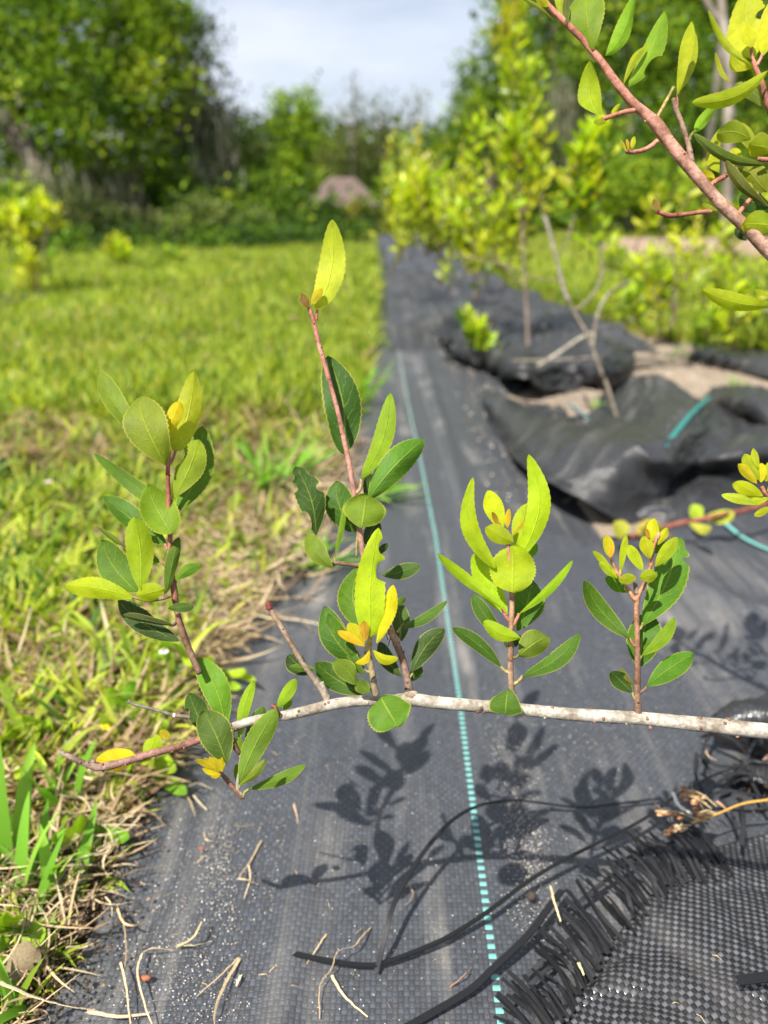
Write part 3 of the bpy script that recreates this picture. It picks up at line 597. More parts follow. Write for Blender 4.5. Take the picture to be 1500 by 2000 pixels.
# ---- shoot 3 (front, bright)
s3 = twig([(734, 1358, 7), (730, 1335, 6.5), (727, 1315, 6), (722, 1292, 6.5), (719, 1272, 6.5), (722, 1255, 5), (724, 1240, 3.4)], .340, (.27, .22, .14), (.36, .28, .10), kn=16,
  extra=[([(722, 1288, 3), (714, 1292, 3), (710, 1300, 2.4)], OLV), ([(730, 1340, 3), (720, 1348, 2.5), (708, 1356, 2)], OLV), ([(728, 1300, 3), (722, 1312, 3), (712, 1308, 2)], OLV)])
s3b = s3
for a in [ (724, 1243, 739, 1031, 58, (.38, .52, .022), dict(roll=.05, d=.336, curve=-8, fold=.12, p=.72, bites=((1, .82, .07, .6), (1, .60, .10, .75)))),
  (736, 1256, 768, 1142, 30, (.62, .58, .015), dict(roll=.3, d=.333, curve=4)),
  (717, 1231, 704, 1103, 68, MG, dict(roll=.1, d=.346, curve=-22, p=.95)),
  (711, 1305, 632, 1185, 54, (.06, .18, .016), dict(roll=.1, d=.344, curve=-14)), (710, 1318, 640, 1200, 44, (.075, .20, .016), dict(roll=.25, d=.341, curve=-10)),
  (712, 1262, 659, 1233, 17, (.62, .42, .03), dict(d=.331)), (712, 1258, 680, 1217, 27, (.50, .46, .02), dict(d=.334)), (714, 1252, 711, 1213, 20, (.52, .30, .04), dict(d=.332)),
  (722, 1270, 695, 1296, 14, YE, dict(d=.328, curve=-8)), (728, 1270, 777, 1287, 20, (.50, .52, .02), dict(d=.328, curve=10, fold=.3)),
  (706, 1356, 616, 1295, 46, (.06, .175, .018), dict(roll=.1, d=.346, curve=-5)), (696, 1338, 651, 1291, 36, (.15, .26, .03), dict(d=.338, curve=6)),
  (722, 1352, 697, 1329, 28, (.13, .24, .03), dict(d=.337)),
  (744, 1362, 777, 1420, 84, (.10, .235, .028), dict(roll=.1, d=.332, pw=.52, fold=.12, p=1.0, dt=-.012)) ]:
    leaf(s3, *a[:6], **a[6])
# ---- dead twig left of shoot 3
s4 = twig([(640, 1366, 8.5), (630, 1350, 7), (620, 1336, 6.5), (609, 1320, 6), (598, 1304, 5.5), (585, 1286, 5.5), (576, 1270, 5.2), (560, 1243, 5.2), (548, 1222, 5), (535, 1202, 5), (527, 1188, 5)], .347, (.36, .31, .25), (.30, .20, .13), name='bare_twig', kn=22,
  extra=[([(638, 1358, 5), (632, 1345, 5), (627, 1332, 5.5)], (.40, .36, .30)), ([(527, 1190, 7), (524, 1181, 5.5), (523, 1176, 3)], (.16, .03, .03))])
leaf(s4, 603, 1318, 562, 1280, 40, (.045, .11, .035), d=.353, pw=.6); leaf(s4, 616, 1308, 563, 1303, 15, (.09, .22, .02), d=.345, roll=.2)
# ---- shoot 4 (middle right)
s5 = twig([(1000, 1360, 6.5), (998, 1335, 6), (997, 1290, 5.8), (998, 1235, 5.6), (1000, 1190, 5.4), (999, 1150, 5), (995, 1100, 4.5), (992, 1060, 4), (991, 1036, 3)], .345, (.27, .19, .13), (.45, .22, .12), kn=16,
  extra=[([(998, 1216, 4), (988, 1204, 3.4), (981, 1188, 3)], RED), ([(1002, 1222, 4), (1010, 1208, 3.5), (1014, 1198, 3)], PINK), ([(996, 1268, 3.4), (988, 1258, 3), (984, 1246, 2.6)], OLV), ([(1001, 1284, 3.4), (1008, 1284, 3), (1013, 1278, 2.6)], OLV),
         ([(1000, 1337, 4), (1011, 1332, 3.4), (1021, 1320, 3)], (.34, .28, .1)), ([(996, 1314, 4), (986, 1310, 3.4), (978, 1302, 2.8)], (.34, .28, .1)), ([(998, 1240, 3), (1006, 1244, 2.6)], OLV)])
for a in [ (966, 1110, 923, 932, 34, (.33, .45, .018), dict(roll=.15, d=.343, curve=-27, fold=.3, p=.9)),
  (982, 1035, 951, 958, 40, (.44, .52, .02), dict(d=.350, roll=.05)), (976, 1030, 961, 1000, 11, (.40, .24, .04), dict(d=.345)), (991, 1031, 994, 993, 13, (.58, .40, .03), dict(d=.345)),
  (1004, 1060, 948, 1030, 38, (.37, .46, .02), dict(d=.342, roll=.1)), (1016, 1073, 1031, 982, 42, (.34, .47, .02), dict(d=.352)), (1000, 1046, 1025, 1015, 13, (.50, .48, .03), dict(d=.344)),
  (1020, 1082, 1033, 887, 44, (.36, .52, .018), dict(roll=-.1, d=.345, curve=26, fold=.2, p=.85, dt=.004)),
  (1001, 1157, 1002, 1063, 86, (.34, .44, .020), dict(roll=0, d=.339, pw=.56, fold=.1, p=.95, arch=.08)),
  (991, 1200, 925, 1082, 48, (.31, .47, .02), dict(d=.350, curve=-6)), (982, 1190, 854, 1081, 24, (.27, .40, .025), dict(roll=.2, d=.342, curve=-6, fold=.5)),
  (1014, 1199, 1119, 1094, 19, (.25, .42, .02), dict(roll=.2, d=.343, curve=5, fold=.5)), (984, 1248, 922, 1161, 32, (.075, .20, .018), dict(d=.349, curve=-4)),
  (1018, 1246, 944, 1214, 32, (.28, .42, .02), dict(d=.339, roll=.2, curve=-8)), (1011, 1232, 1038, 1136, 62, (.075, .21, .018), dict(d=.355, curve=6)), (1022, 1160, 1034, 1130, 44, (.06, .18, .02), dict(d=.360)),
  (1013, 1281, 1072, 1244, 54, (.17, .26, .04), dict(d=.346, pw=.6, p=1.2, curve=-6)), (1021, 1322, 1134, 1236, 34, (.08, .20, .022), dict(roll=.2, d=.344, curve=8, fold=.3)),
  (979, 1303, 884, 1226, 28, (.06, .17, .018), dict(d=.346, roll=.2, curve=6, fold=.2)), (992, 1346, 987, 1396, 62, (.075, .19, .025), dict(d=.335, pw=.55, fold=.1, dt=-.012, roll=.05)),
  (1007, 1264, 1014, 1240, 20, DG, dict(d=.350)), (1020, 1090, 1048, 1062, 26, (.12, .30, .02), dict(d=.354)) ]:
    leaf(s5, *a[:6], **a[6])
# ---- shoot 5 (right)
s6 = twig([(1248, 1404, 10), (1246, 1388, 7.5), (1245, 1360, 6.2), (1245, 1320, 6), (1245, 1273, 5.6), (1244, 1230, 5.4), (1243, 1200, 5.2), (1244, 1172, 5), (1248, 1158, 4.6), (1255, 1148, 4.6), (1262, 1133, 4), (1271, 1105, 3.6), (1275, 1075, 3.2), (1283, 1046, 3)], .345, (.17, .105, .075), (.45, .20, .10), kn=20,
  extra=[([(1242, 1172, 5), (1236, 1166, 4.5), (1226, 1150, 4), (1207, 1121, 3.5), (1198, 1103, 3), (1191, 1087, 2.6)], (.42, .20, .11)), ([(1244, 1160, 5), (1242, 1148, 4.5), (1240, 1137, 4)], BROWN),
         ([(1243, 1264, 3.4), (1236, 1258, 3), (1229, 1247, 2.6)], RED), ([(1246, 1230, 3.4), (1252, 1226, 3), (1256, 1216, 2.6)], OLV), ([(1248, 1290, 3), (1253, 1281, 2.4)], OLV), ([(1248, 1354, 3.4), (1257, 1348, 3), (1264, 1340, 2.6)], BROWN),
         ([(1243, 1370, 3), (1238, 1362, 2.4), (1235, 1352, 2.2)], OLV), ([(1243, 1345, 2.6), (1238, 1338, 2.4)], BROWN), ([(1211, 1124, 2.4), (1212, 1112, 2)], OR), ([(1284, 1052, 3), (1286, 1044, 3.5), (1285, 1040, 2.5)], (.55, .27, .16))])
for a in [ (1229, 1248, 1141, 1134, 36, (.085, .205, .02), dict(d=.343, roll=.1, curve=-12, fold=.15, p=1.15)),
  (1255, 1222, 1330, 1050, 68, (.10, .27, .02), dict(d=.352, curve=8, fold=.35, bites=((1, .80, .035, .5), (1, .93, .04, .35)))), (1247, 1304, 1266, 1198, 66, (.08, .235, .02), dict(d=.355, curve=0)),
  (1253, 1281, 1318, 1206, 24, (.19, .33, .022), dict(d=.342, roll=.2, curve=10, fold=.25, p=1.2)), (1264, 1341, 1355, 1276, 44, (.09, .24, .024), dict(d=.344, roll=.1, curve=-2, fold=.4)),
  (1235, 1353, 1193, 1313, 34, (.05, .15, .02), dict(d=.345, pw=.62)), (1239, 1340, 1213, 1303, 9, (.20, .20, .05), dict(d=.345, curve=-3)),
  (1231, 1157, 1183, 1128, 28, (.10, .27, .03), dict(d=.352)), (1195, 1109, 1158, 1076, 13, (.36, .42, .02), dict(d=.344)), (1206, 1130, 1170, 1098, 18, (.34, .46, .02), dict(d=.343)),
  (1191, 1088, 1183, 1045, 22, (.52, .48, .02), dict(d=.344)), (1192, 1090, 1195, 1062, 12, (.55, .36, .04), dict(d=.341)), (1212, 1117, 1223, 1045, 15, (.38, .48, .022), dict(d=.345, roll=.2)),
  (1255, 1114, 1228, 1064, 22, (.38, .47, .022), dict(d=.342)), (1208, 1134, 1242, 1127, 20, (.34, .42, .02), dict(d=.338, pw=.6)), (1249, 1128, 1284, 1122, 27, (.32, .42, .02), dict(d=.337, pw=.55)),
  (1270, 1091, 1257, 1047, 27, (.43, .46, .02), dict(d=.342)), (1277, 1058, 1277, 1012, 26, (.47, .48, .02), dict(d=.346)), (1285, 1064, 1304, 1031, 15, (.48, .46, .025), dict(d=.345)),
  (1280, 1106, 1323, 1049, 26, (.36, .47, .022), dict(d=.341, roll=.1)), (1268, 1052, 1262, 1032, 8, OR, dict(d=.344)), (1277, 1080, 1300, 1060, 20, MG, dict(d=.350)) ]:
    leaf(s6, *a[:6], **a[6])
# ---- tip cluster (left end of the branch)
s7 = twig([(452, 1424, 6), (453, 1445, 5.5), (462, 1463, 5.5), (470, 1472, 5)], .343, BROWN, DBR, name='shoot', kn=6,
  extra=[([(470, 1472, 4), (472, 1495, 4), (466, 1520, 4), (464, 1540, 3.6), (472, 1554, 4)], (.36, .32, .27)), ([(474, 1559, 4.5), (462, 1545, 5), (450, 1532, 5), (440, 1520, 4.5), (430, 1508, 4)], (.20, .10, .07)), ([(474, 1559, 4), (478, 1548, 3), (486, 1541, 2.5)], OLV), ([(468, 1540, 3), (467, 1531, 2.5)], OLV)])
for a in [ (442, 1421, 388, 1285, 52, (.12, .29, .022), dict(roll=.1, d=.347, curve=10)), (397, 1430, 368, 1354, 46, (.055, .15, .02), dict(d=.352, bites=((-1, .62, .10, .5),))),
  (443, 1491, 397, 1388, 64, (.095, .19, .028), dict(d=.338, curve=4)), (467, 1446, 496, 1329, 24, (.23, .38, .025), dict(d=.346, roll=.1, curve=-5)), (466, 1470, 466, 1440, 18, (.2, .34, .03), dict(d=.342)),
  (478, 1463, 515, 1380, 34, (.075, .20, .02), dict(d=.346)), (467, 1532, 540, 1385, 46, (.17, .30, .065), dict(d=.336, roll=-.1, curve=-5, fold=.2, arch=.05)),
  (467, 1534, 519, 1482, 17, (.20, .28, .03), dict(d=.333, curve=5)), (486, 1542, 597, 1493, 24, (.13, .26, .03), dict(d=.345, roll=.2, curve=4)), (468, 1535, 462, 1492, 16, (.2, .32, .07), dict(d=.344)) ]:
    leaf(s7, *a[:6], **a[6])
for (bx, by, tx, ty, ww) in ((428, 1506, 420, 1470, 13), (425, 1505, 380, 1484, 11), (428, 1508, 398, 1480, 12), (432, 1508, 436, 1478, 12), (430, 1512, 395, 1500, 13), (432, 1512, 412, 1518, 9), (434, 1508, 428, 1482, 11), (422, 1500, 408, 1478, 10)):
    leaf(s7, bx, by, tx, ty, ww, (.50, .42, .02), d=.336, name='bud_leaf')
s8 = twig([(548, 1399, 5.5), (540, 1390, 5), (537, 1381, 4.5), (530, 1378, 3.5)], .343, DBR, (.3, .12, .08), kn=4)
leaf(s8, 541, 1384, 578, 1326, 24, (.22, .38, .03), d=.343, roll=.1); leaf(s8, 552, 1386, 570, 1368, 14, (.2, .34, .03), d=.348)
s9 = twig([(372, 1400, 3.6), (340, 1397, 3.8), (310, 1388, 3), (280, 1380, 3.2), (262, 1376, 3), (250, 1369, 3.4)], .350, (.22, .19, .16), (.12, .10, .08), name='bare_twig', kn=9, extra=[([(343, 1398, 4.6), (338, 1397, 4.6)], (.62, .6, .55))])
leaf(stemtip, 266, 1478, 188, 1484, 42, (.78, .52, .020), d=.344, roll=.1, pw=.55, curve=-4, label='yellow leaf'); leaf(stemtip, 285, 1490, 307, 1433, 34, (.33, .47, .03), d=.350, bites=((-1, .9, .1, .5),))
leaf(stemtip, 333, 1442, 311, 1428, 16, (.42, .36, .02), d=.350); leaf(stemtip, 296, 1478, 274, 1491, 16, (.3, .42, .03), d=.346)

# ================================================================ UPPER RIGHT BRANCH
DU = .365
ub = empty('shrub_branch', tuple(P(1500, 495, DU)), 'reddish branch slanting down across the upper right corner with yellow green leaves', 'shrub branch')
mb = MB()
path, rad = pathd([(1640, 610, 17), (1560, 540, 16), (1500, 490, 14.5), (1460, 447, 13.5), (1417, 407, 13), (1388, 375, 12.5), (1360, 343, 13), (1330, 307, 13.5), (1305, 275, 13), (1283, 244, 14), (1258, 220, 11), (1233, 198, 10), (1200, 157, 9), (1178, 125, 8), (1157, 100, 7.5), (1135, 74, 7), (1110, 50, 7), (1085, 25, 6), (1068, 6, 5), (1050, -20, 4)], DU, 8); rad = rad*.88
mb.tube(path, rad, (.44, .30, .23), 14, bump=.05, col2=(.52, .17, .12)); knots(mb, path, rad, 26, (.40, .18, .13), .9); knots(mb, path, rad, 18, (.55, .42, .33), .8)
mb.build('main_stem', M_BARK, ub)
def ut(pts, col, col2=None, extra=(), kn=5, d=DU): return twig(pts, d, col, col2, 'side_twig', kn, ub, extra, 8)
u1 = ut([(1240, 215, 5), (1215, 220, 4.5), (1192, 228, 4.2), (1176, 233, 4.5)], PINK, (.5, .18, .1), kn=6)
u2 = ut([(1284, 275, 5), (1268, 288, 4.4), (1250, 295, 4.2), (1235, 297, 4.2), (1223, 296, 4)], PINK, RED, kn=8)
u3 = ut([(1279, 240, 5), (1288, 222, 3.8), (1300, 200, 3.4), (1310, 182, 3.2), (1316, 171, 3.8)], (.45, .28, .12), (.33, .36, .08), kn=2)
u4 = ut([(1354, 335, 6.5), (1350, 312, 6), (1345, 285, 5), (1336, 255, 4.8), (1328, 232, 4.6), (1320, 212, 5), (1315, 193, 4.6)], (.34, .22, .16), (.24, .15, .11), kn=18,
   extra=[([(1322, 210, 3), (1323, 196, 2.5), (1324, 183, 2.5)], RED), ([(1345, 275, 4), (1350, 265, 3.4), (1355, 258, 3)], OLV)])
u5 = ut([(1388, 362, 5), (1400, 353, 5), (1412, 347, 5), (1425, 338, 4.4), (1440, 330, 4)], PINK, RED, kn=8)
u6 = ut([(1392, 412, 5), (1365, 415, 4), (1335, 419, 4.2), (1310, 421, 4.8), (1290, 416, 4.4), (1281, 412, 4)], (.46, .19, .12), (.30, .09, .07), kn=9)
u7 = ut([(1441, 420, 5), (1452, 405, 4.6), (1465, 390, 4.4), (1480, 378, 4.4)], PINK, (.36, .2, .12), kn=4)
u8 = ut([(1520, 230, 7), (1503, 212, 6.4), (1494, 185, 6), (1488, 162, 5.6), (1478, 138, 5), (1472, 120, 4.4)], (.28, .12, .09), (.38, .16, .10), kn=14, extra=[([(1476, 130, 4), (1484, 118, 3), (1489, 106, 3)], PINK), ([(1474, 126, 3), (1468, 105, 3), (1467, 90, 3)], PINK)])
u9 = ut([(1600, 310, 6), (1540, 312, 5.5), (1495, 312, 5), (1480, 310, 4)], RED, kn=4)
ustem = [c for c in ub.children][0]
for par, a in [ (ustem, (1158, 97, 1146, -30, 66, (.20, .33, .025), dict(roll=.1, curve=-4, pw=.62))), (ustem, (1183, 108, 1240, -8, 34, (.20, .40, .045), dict(curve=14, arch=.1))),
  (ustem, (1218, 164, 1263, 88, 15, (.36, .44, .03), dict(roll=.2, curve=-5))), (ustem, (1228, 168, 1297, 22, 40, (.22, .40, .05), dict(curve=6, d=.362, bites=((1, .40, .16, .7), )))),
  (u4, (1324, 183, 1350, 42, 26, (.40, .48, .025), dict(roll=.35, fold=.45, curve=2))), (u4, (1326, 180, 1358, 62, 18, (.30, .38, .02), dict(roll=.1, curve=8, d=.369))),
  (u1, (1172, 224, 1152, 120, 42, (.30, .42, .025), dict(curve=-6, p=1.0))), (u1, (1196, 227, 1211, 202, 11, (.40, .46, .03), {})), (u1, (1186, 238, 1160, 238, 12, (.32, .42, .03), {})),
  (u2, (1223, 296, 1211, 272, 6, (.42, .40, .05), {})), (u2, (1228, 293, 1224, 271, 6, (.55, .34, .05), {})), (u2, (1234, 291, 1239, 266, 10, (.45, .47, .05), {})),
  (u4, (1355, 259, 1400, 205, 22, (.20, .38, .04), dict(fold=.35))), (u6, (1287, 411, 1277, 389, 14, (.32, .20, .08), {})), (ustem, (1401, 412, 1370, 399, 18, (.28, .34, .03), dict(fold=.5, curve=-4))),
  (u8, (1474, 112, 1456, -14, 72, (.42, .48, .05), dict(roll=.05, pw=.58, d=.368, curve=-8, bites=((1, .62, .07, .5),)))), (u8, (1467, 92, 1458, 44, 28, (.46, .48, .03), dict(d=.362, fold=.4))),
  (u8, (1489, 108, 1508, 0, 34, (.44, .48, .04), dict(d=.364))), (u8, (1468, 128, 1383, 20, 14, (.34, .40, .06), dict(roll=.3, curve=-16, fold=.4, d=.362, p=1.3))), (u8, (1470, 132, 1430, 100, 30, (.42, .46, .04), dict(d=.370, curve=-8))),
  (u8, (1500, 138, 1352, 201, 32, (.36, .46, .03), dict(roll=.2, curve=-16, d=.358, fold=.4))), (u8, (1502, 212, 1436, 164, 26, (.22, .30, .12), dict(d=.368, curve=6))), (u8, (1425, 160, 1397, 102, 9, (.35, .40, .05), dict(d=.366, curve=-5))),
  (u9, (1466, 272, 1400, 262, 40, (.26, .33, .045), dict(d=.360, pw=.6, curve=8))), (u9, (1512, 292, 1463, 282, 46, (.32, .40, .03), dict(d=.362, pw=.6))), (u5, (1404, 338, 1405, 252, 26, (.38, .44, .03), dict(d=.370, fold=.4, curve=-8))),
  (u9, (1502, 322, 1354, 261, 20, (.13, .22, .03), dict(d=.357, curve=-12, fold=.35, roll=.2))), (u9, (1500, 402, 1416, 312, 22, (.15, .17, .035), dict(d=.358, roll=.3, curve=-5))), (u9, (1498, 375, 1455, 325, 48, (.25, .30, .03), dict(d=.370, pw=.6))),
  (ustem, (1520, 440, 1449, 438, 46, (.34, .47, .06), dict(d=.359, pw=.55))), (u7, (1505, 405, 1444, 384, 42, (.05, .17, .03), dict(d=.376))), (ustem, (1458, 470, 1436, 446, 18, (.04, .13, .03), dict(d=.374))),
  (u7, (1473, 381, 1446, 354, 12, (.33, .34, .05), dict(curve=4))), (u7, (1480, 378, 1508, 330, 26, (.12, .26, .03), dict(d=.37))),
  (ustem, (1515, 597, 1368, 564, 34, (.36, .44, .03), dict(roll=.2, d=.36, curve=-6))), (ustem, (1506, 578, 1474, 566, 10, (.34, .42, .03), dict(d=.362))), (u5, (1395, 360, 1374, 332, 15, YE, dict(d=.37))), (u5, (1436, 330, 1430, 290, 30, (.40, .46, .03), dict(d=.374))), (u9, (1480, 300, 1440, 240, 26, (.3, .38, .03), dict(d=.376))),
  (ustem, (1083, 41, 1018, -4, 7, (.26, .32, .05), dict(curve=6))), (ustem, (1071, 12, 1046, -8, 18, (.42, .46, .03), {})), (ustem, (1106, 50, 1106, -12, 14, (.12, .16, .02), {})), (ustem, (1098, 40, 1090, -20, 22, (.3, .38, .03), dict(d=.368))) ]:
    kw = dict(a[6]); d = kw.pop('d', DU-.002); leaf(par, *a[:6], d=d, **kw)
# ---- sprig entering at the right edge
rb = empty('shrub_sprig', tuple(P(1520, 975, .36)), 'small yellow green leaf rosette entering at the right edge above the grey branch', 'shrub sprig')
st = twig([(1600, 1000, 5), (1540, 985, 4.5), (1500, 968, 4), (1488, 950, 3.5)], .36, RED, name='stem', parent=rb, kn=3)
for (bx, by, tx, ty, ww, c) in ((1482, 986, 1409, 967, 18, LT), (1492, 984, 1432, 946, 27, YG), (1490, 968, 1431, 944, 26, (.44, .50, .03)), (1478, 944, 1441, 906, 21, YE), (1483, 938, 1453, 887, 26, YG), (1481, 915, 1472, 875, 14, YG), (1487, 942, 1487, 904, 20, YE), (1502, 972, 1461, 984, 15, YG), (1506, 990, 1473, 1008, 14, YG), (1495, 940, 1510, 895, 26, YG), (1500, 960, 1530, 930, 26, YG)):
    leaf(st, bx, by, tx, ty, ww, c, d=.358)

# ================================================================ GRASS
def blades(name, x, y, z, L, wd, az, th0, bend, cols, mat, nseg=4, parent=None, side=0.0, origin=None, fold=.0, tipw=.05):
    """many curved blades in one mesh (numpy); cols (n,3)"""
    n = len(x); t = np.linspace(0, 1, nseg+1)
    th = th0[:, None] + bend[:, None]*(t[None]**1.3)
    ds = L[:, None]/nseg; azs = az[:, None] + side*np.asarray(t)[None]*(rng.random((n, 1))-.5)*2
    thm = (th[:, :-1]+th[:, 1:])/2; azm = (azs[:, :-1]+azs[:, 1:])/2
    dx = np.sin(thm)*np.cos(azm)*ds; dy = np.sin(thm)*np.sin(azm)*ds; dz = np.cos(thm)*ds
    z0 = np.zeros((n, 1)); X = x[:, None]+np.hstack([z0, np.cumsum(dx, 1)]); Y = y[:, None]+np.hstack([z0, np.cumsum(dy, 1)]); Z = z[:, None]+np.hstack([z0, np.cumsum(dz, 1)])
    tw = (rng.random((n, 1))-.5)*1.6; wa = az[:, None]+math.pi/2+tw*0.6
    prof = np.maximum(np.sin(np.pi*np.clip(t*.62+.34, 0, 1)), 0)[None]**.8; prof[:, -1] = tipw; prof[:, 0] *= .75
    hw = wd[:, None]/2*prof; cx = np.cos(wa)*hw; cy = np.sin(wa)*hw; cz = np.sin(tw)*hw*.6
    A = np.stack([X-cx, Y-cy, Z-cz], -1); B = np.stack([X+cx, Y+cy, Z+cz], -1)
    if fold:
        Cc = np.stack([X, Y, Z-hw*fold], -1); S = np.stack([A, Cc, B], 2); k = 3
    else: S = np.stack([A, B], 2); k = 2
    V = S.reshape(-1, 3); per = (nseg+1)*k
    f = []
    for i in range(nseg):
        for j in range(k-1): f.append([i*k+j, i*k+j+1, (i+1)*k+j+1, (i+1)*k+j])
    Fc = (np.array(f)[None] + (np.arange(n)*per)[:, None, None]).reshape(-1, 4)
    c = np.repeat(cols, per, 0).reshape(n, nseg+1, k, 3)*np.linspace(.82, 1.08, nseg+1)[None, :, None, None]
    return link_mesh(name, V, Fc, mat, parent, col=c.reshape(-1, 3), origin=origin)
def mixcol(n, pal, wts, jit=.18):
    pal = np.array(pal); k = rng.choice(len(pal), n, p=np.array(wts)/sum(wts)); return pal[k]*(1+(rng.random((n, 1))-.5)*2*jit)
GP = [(.28, .355, .03), (.19, .285, .025), (.40, .45, .05), (.055, .12, .013), (.46, .43, .10)]
TAN = [(.40, .30, .17), (.30, .21, .12), (.50, .40, .25), (.17, .11, .065)]
def left_edge(y): return np.interp(y, [0, .25, .35, .45, .58, .70, .85, 1.0, 1.3, 1.8, 2.6, 4, 6, 12, 40], [-.215, -.196, -.186, -.178, -.178, -.158, -.125, -.10, -.075, -.05, -.035, -.03, -.05, -.14, -.5])
def scatter(n, y0, y1, x0, x1, side, fall=2.0):
    """points inside the view wedge"""
    y = y0*(y1/y0)**rng.random(n) if fall else rng.uniform(y0, y1, n)
    if side < 0: e = left_edge(y); lo = np.maximum(x0, -.62*y-.35); x = lo + (e-lo)*rng.random(n)
    else: e = right_edge(y); hi = np.minimum(x1, .62*y+.35); x = e + (hi-e)*rng.random(n); ok = hi > e; x, y = x[ok], y[ok]
    return x, y
def right_edge(y): return np.interp(y, [1.5, 2.0, 2.3, 2.6, 3.2, 5, 12, 40], [1.35, 1.18, 1.02, .86, .76, .66, .58, .4])
def gz(x, y): return -.010 + .016*(fbm(x, y, 1.2, 3)-.5)
def patch(x, y, s=3.0, seed=40): return fbm(x, y, s, seed, 3)
# thatch and bare soil beside the fabric in the near left corner
o = grid_mesh('soil_verge', np.linspace(-.75, -.165, 90), np.linspace(.15, 1.0, 120), lambda X, Y: .005*np.clip((-.185-X)/.02, -1.5, 1) + .016*fbm(X, Y, 26, 51, 4)-.008, M_SOIL, origin=(-.4, .5, 0)); tag(o, kind='structure')
# near blades (broad runners), density by patch noise
def lawn(name, n, y0, y1, side, Lr, Wr, tanw, nseg, mat=M_GRASS, thr=(.0, 0), th=(.15, .9), bendr=(.2, 1.5), lim=(-99, 99), fold=0, seed=40, tsc=3.5):
    x, y = scatter(n, y0, y1, lim[0], lim[1], side)
    pn = patch(x, y, tsc, seed); keep = rng.random(len(x)) < np.clip((pn-thr[0])/.25+thr[1], .15, 1); x, y, pn = x[keep], y[keep], pn[keep]
    m = len(x); isT = rng.random(m) < np.clip(tanw + (.48-patch(x, y, 4.5, seed+9))*2.2, .03, .8)
    c = np.where(isT[:, None], mixcol(m, TAN, [3, 3, 2, 2]), mixcol(m, GP, [4, 4, 2.4, 2, .8]))
    c = c*(.80+.45*patch(x, y, 2.1, seed+5))[:, None]
    L = rng.uniform(*Lr, m)*(.7+.6*pn); W = rng.uniform(*Wr, m)*np.where(isT, .6, 1)
    t0 = np.where(isT, rng.uniform(.9, 1.5, m), rng.uniform(*th, m)); bd = np.where(isT, rng.uniform(-.4, .7, m), rng.uniform(*bendr, m))
    zz = gz(x, y)+.004 + np.where(isT, rng.uniform(0, .02, m), 0)
    return blades(name, x, y, zz, L, W, rng.uniform(0, 2*math.pi, m), t0, bd, c, mat, nseg, fold=fold, side=1.2, origin=(0, float(np.mean(y)), 0))
G_ = dict(kind='stuff')
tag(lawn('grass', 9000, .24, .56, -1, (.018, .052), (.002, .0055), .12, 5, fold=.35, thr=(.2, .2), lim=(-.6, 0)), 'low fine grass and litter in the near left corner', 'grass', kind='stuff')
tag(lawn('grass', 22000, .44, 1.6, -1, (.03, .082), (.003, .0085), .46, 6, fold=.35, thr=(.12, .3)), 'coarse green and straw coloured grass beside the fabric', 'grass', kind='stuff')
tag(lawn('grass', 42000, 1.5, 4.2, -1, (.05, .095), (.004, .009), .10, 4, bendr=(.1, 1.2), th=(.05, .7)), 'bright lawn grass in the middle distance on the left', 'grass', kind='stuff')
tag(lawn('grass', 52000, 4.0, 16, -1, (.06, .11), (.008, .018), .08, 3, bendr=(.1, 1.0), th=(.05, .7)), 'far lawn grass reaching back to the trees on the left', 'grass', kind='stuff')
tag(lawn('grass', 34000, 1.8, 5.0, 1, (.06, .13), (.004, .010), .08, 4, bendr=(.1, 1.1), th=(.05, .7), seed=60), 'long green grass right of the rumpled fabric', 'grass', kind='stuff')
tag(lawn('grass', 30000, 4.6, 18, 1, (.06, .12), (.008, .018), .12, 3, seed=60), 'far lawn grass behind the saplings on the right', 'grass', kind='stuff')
# straw thatch at the fabric's left edge
def thatch(name, n, fx, y0, y1, Lr, Wr, lab):
    y = rng.uniform(y0, y1, n); x = left_edge(y) + fx(n, y)
    c = mixcol(n, TAN, [3, 2, 3, 1.6], .3); L = rng.uniform(*Lr, n)
    o = blades(name, x, y, gz(x, y)*0+rng.uniform(.002, .022, n), L, rng.uniform(*Wr, n), rng.uniform(0, 6.28, n), rng.uniform(1.2, 1.65, n), rng.uniform(-.35, .35, n), c, M_STRAW, 6, side=1.6, fold=.3, origin=(-.2, (y0+y1)/2, 0))
    return tag(o, lab, 'dead grass', kind='stuff')
thatch('dead_grass', 3400, lambda n, y: .012-np.abs(rng.normal(0, .085, n)), .26, 1.0, (.014, .046), (.0006, .0017), 'tangle of dry straw along the left edge of the fabric')
thatch('dead_grass', 900, lambda n, y: rng.normal(-.02, .035, n), .66, 1.35, (.03, .09), (.0012, .003), 'mat of tan dead runners lapping over the fabric edge in the middle left')
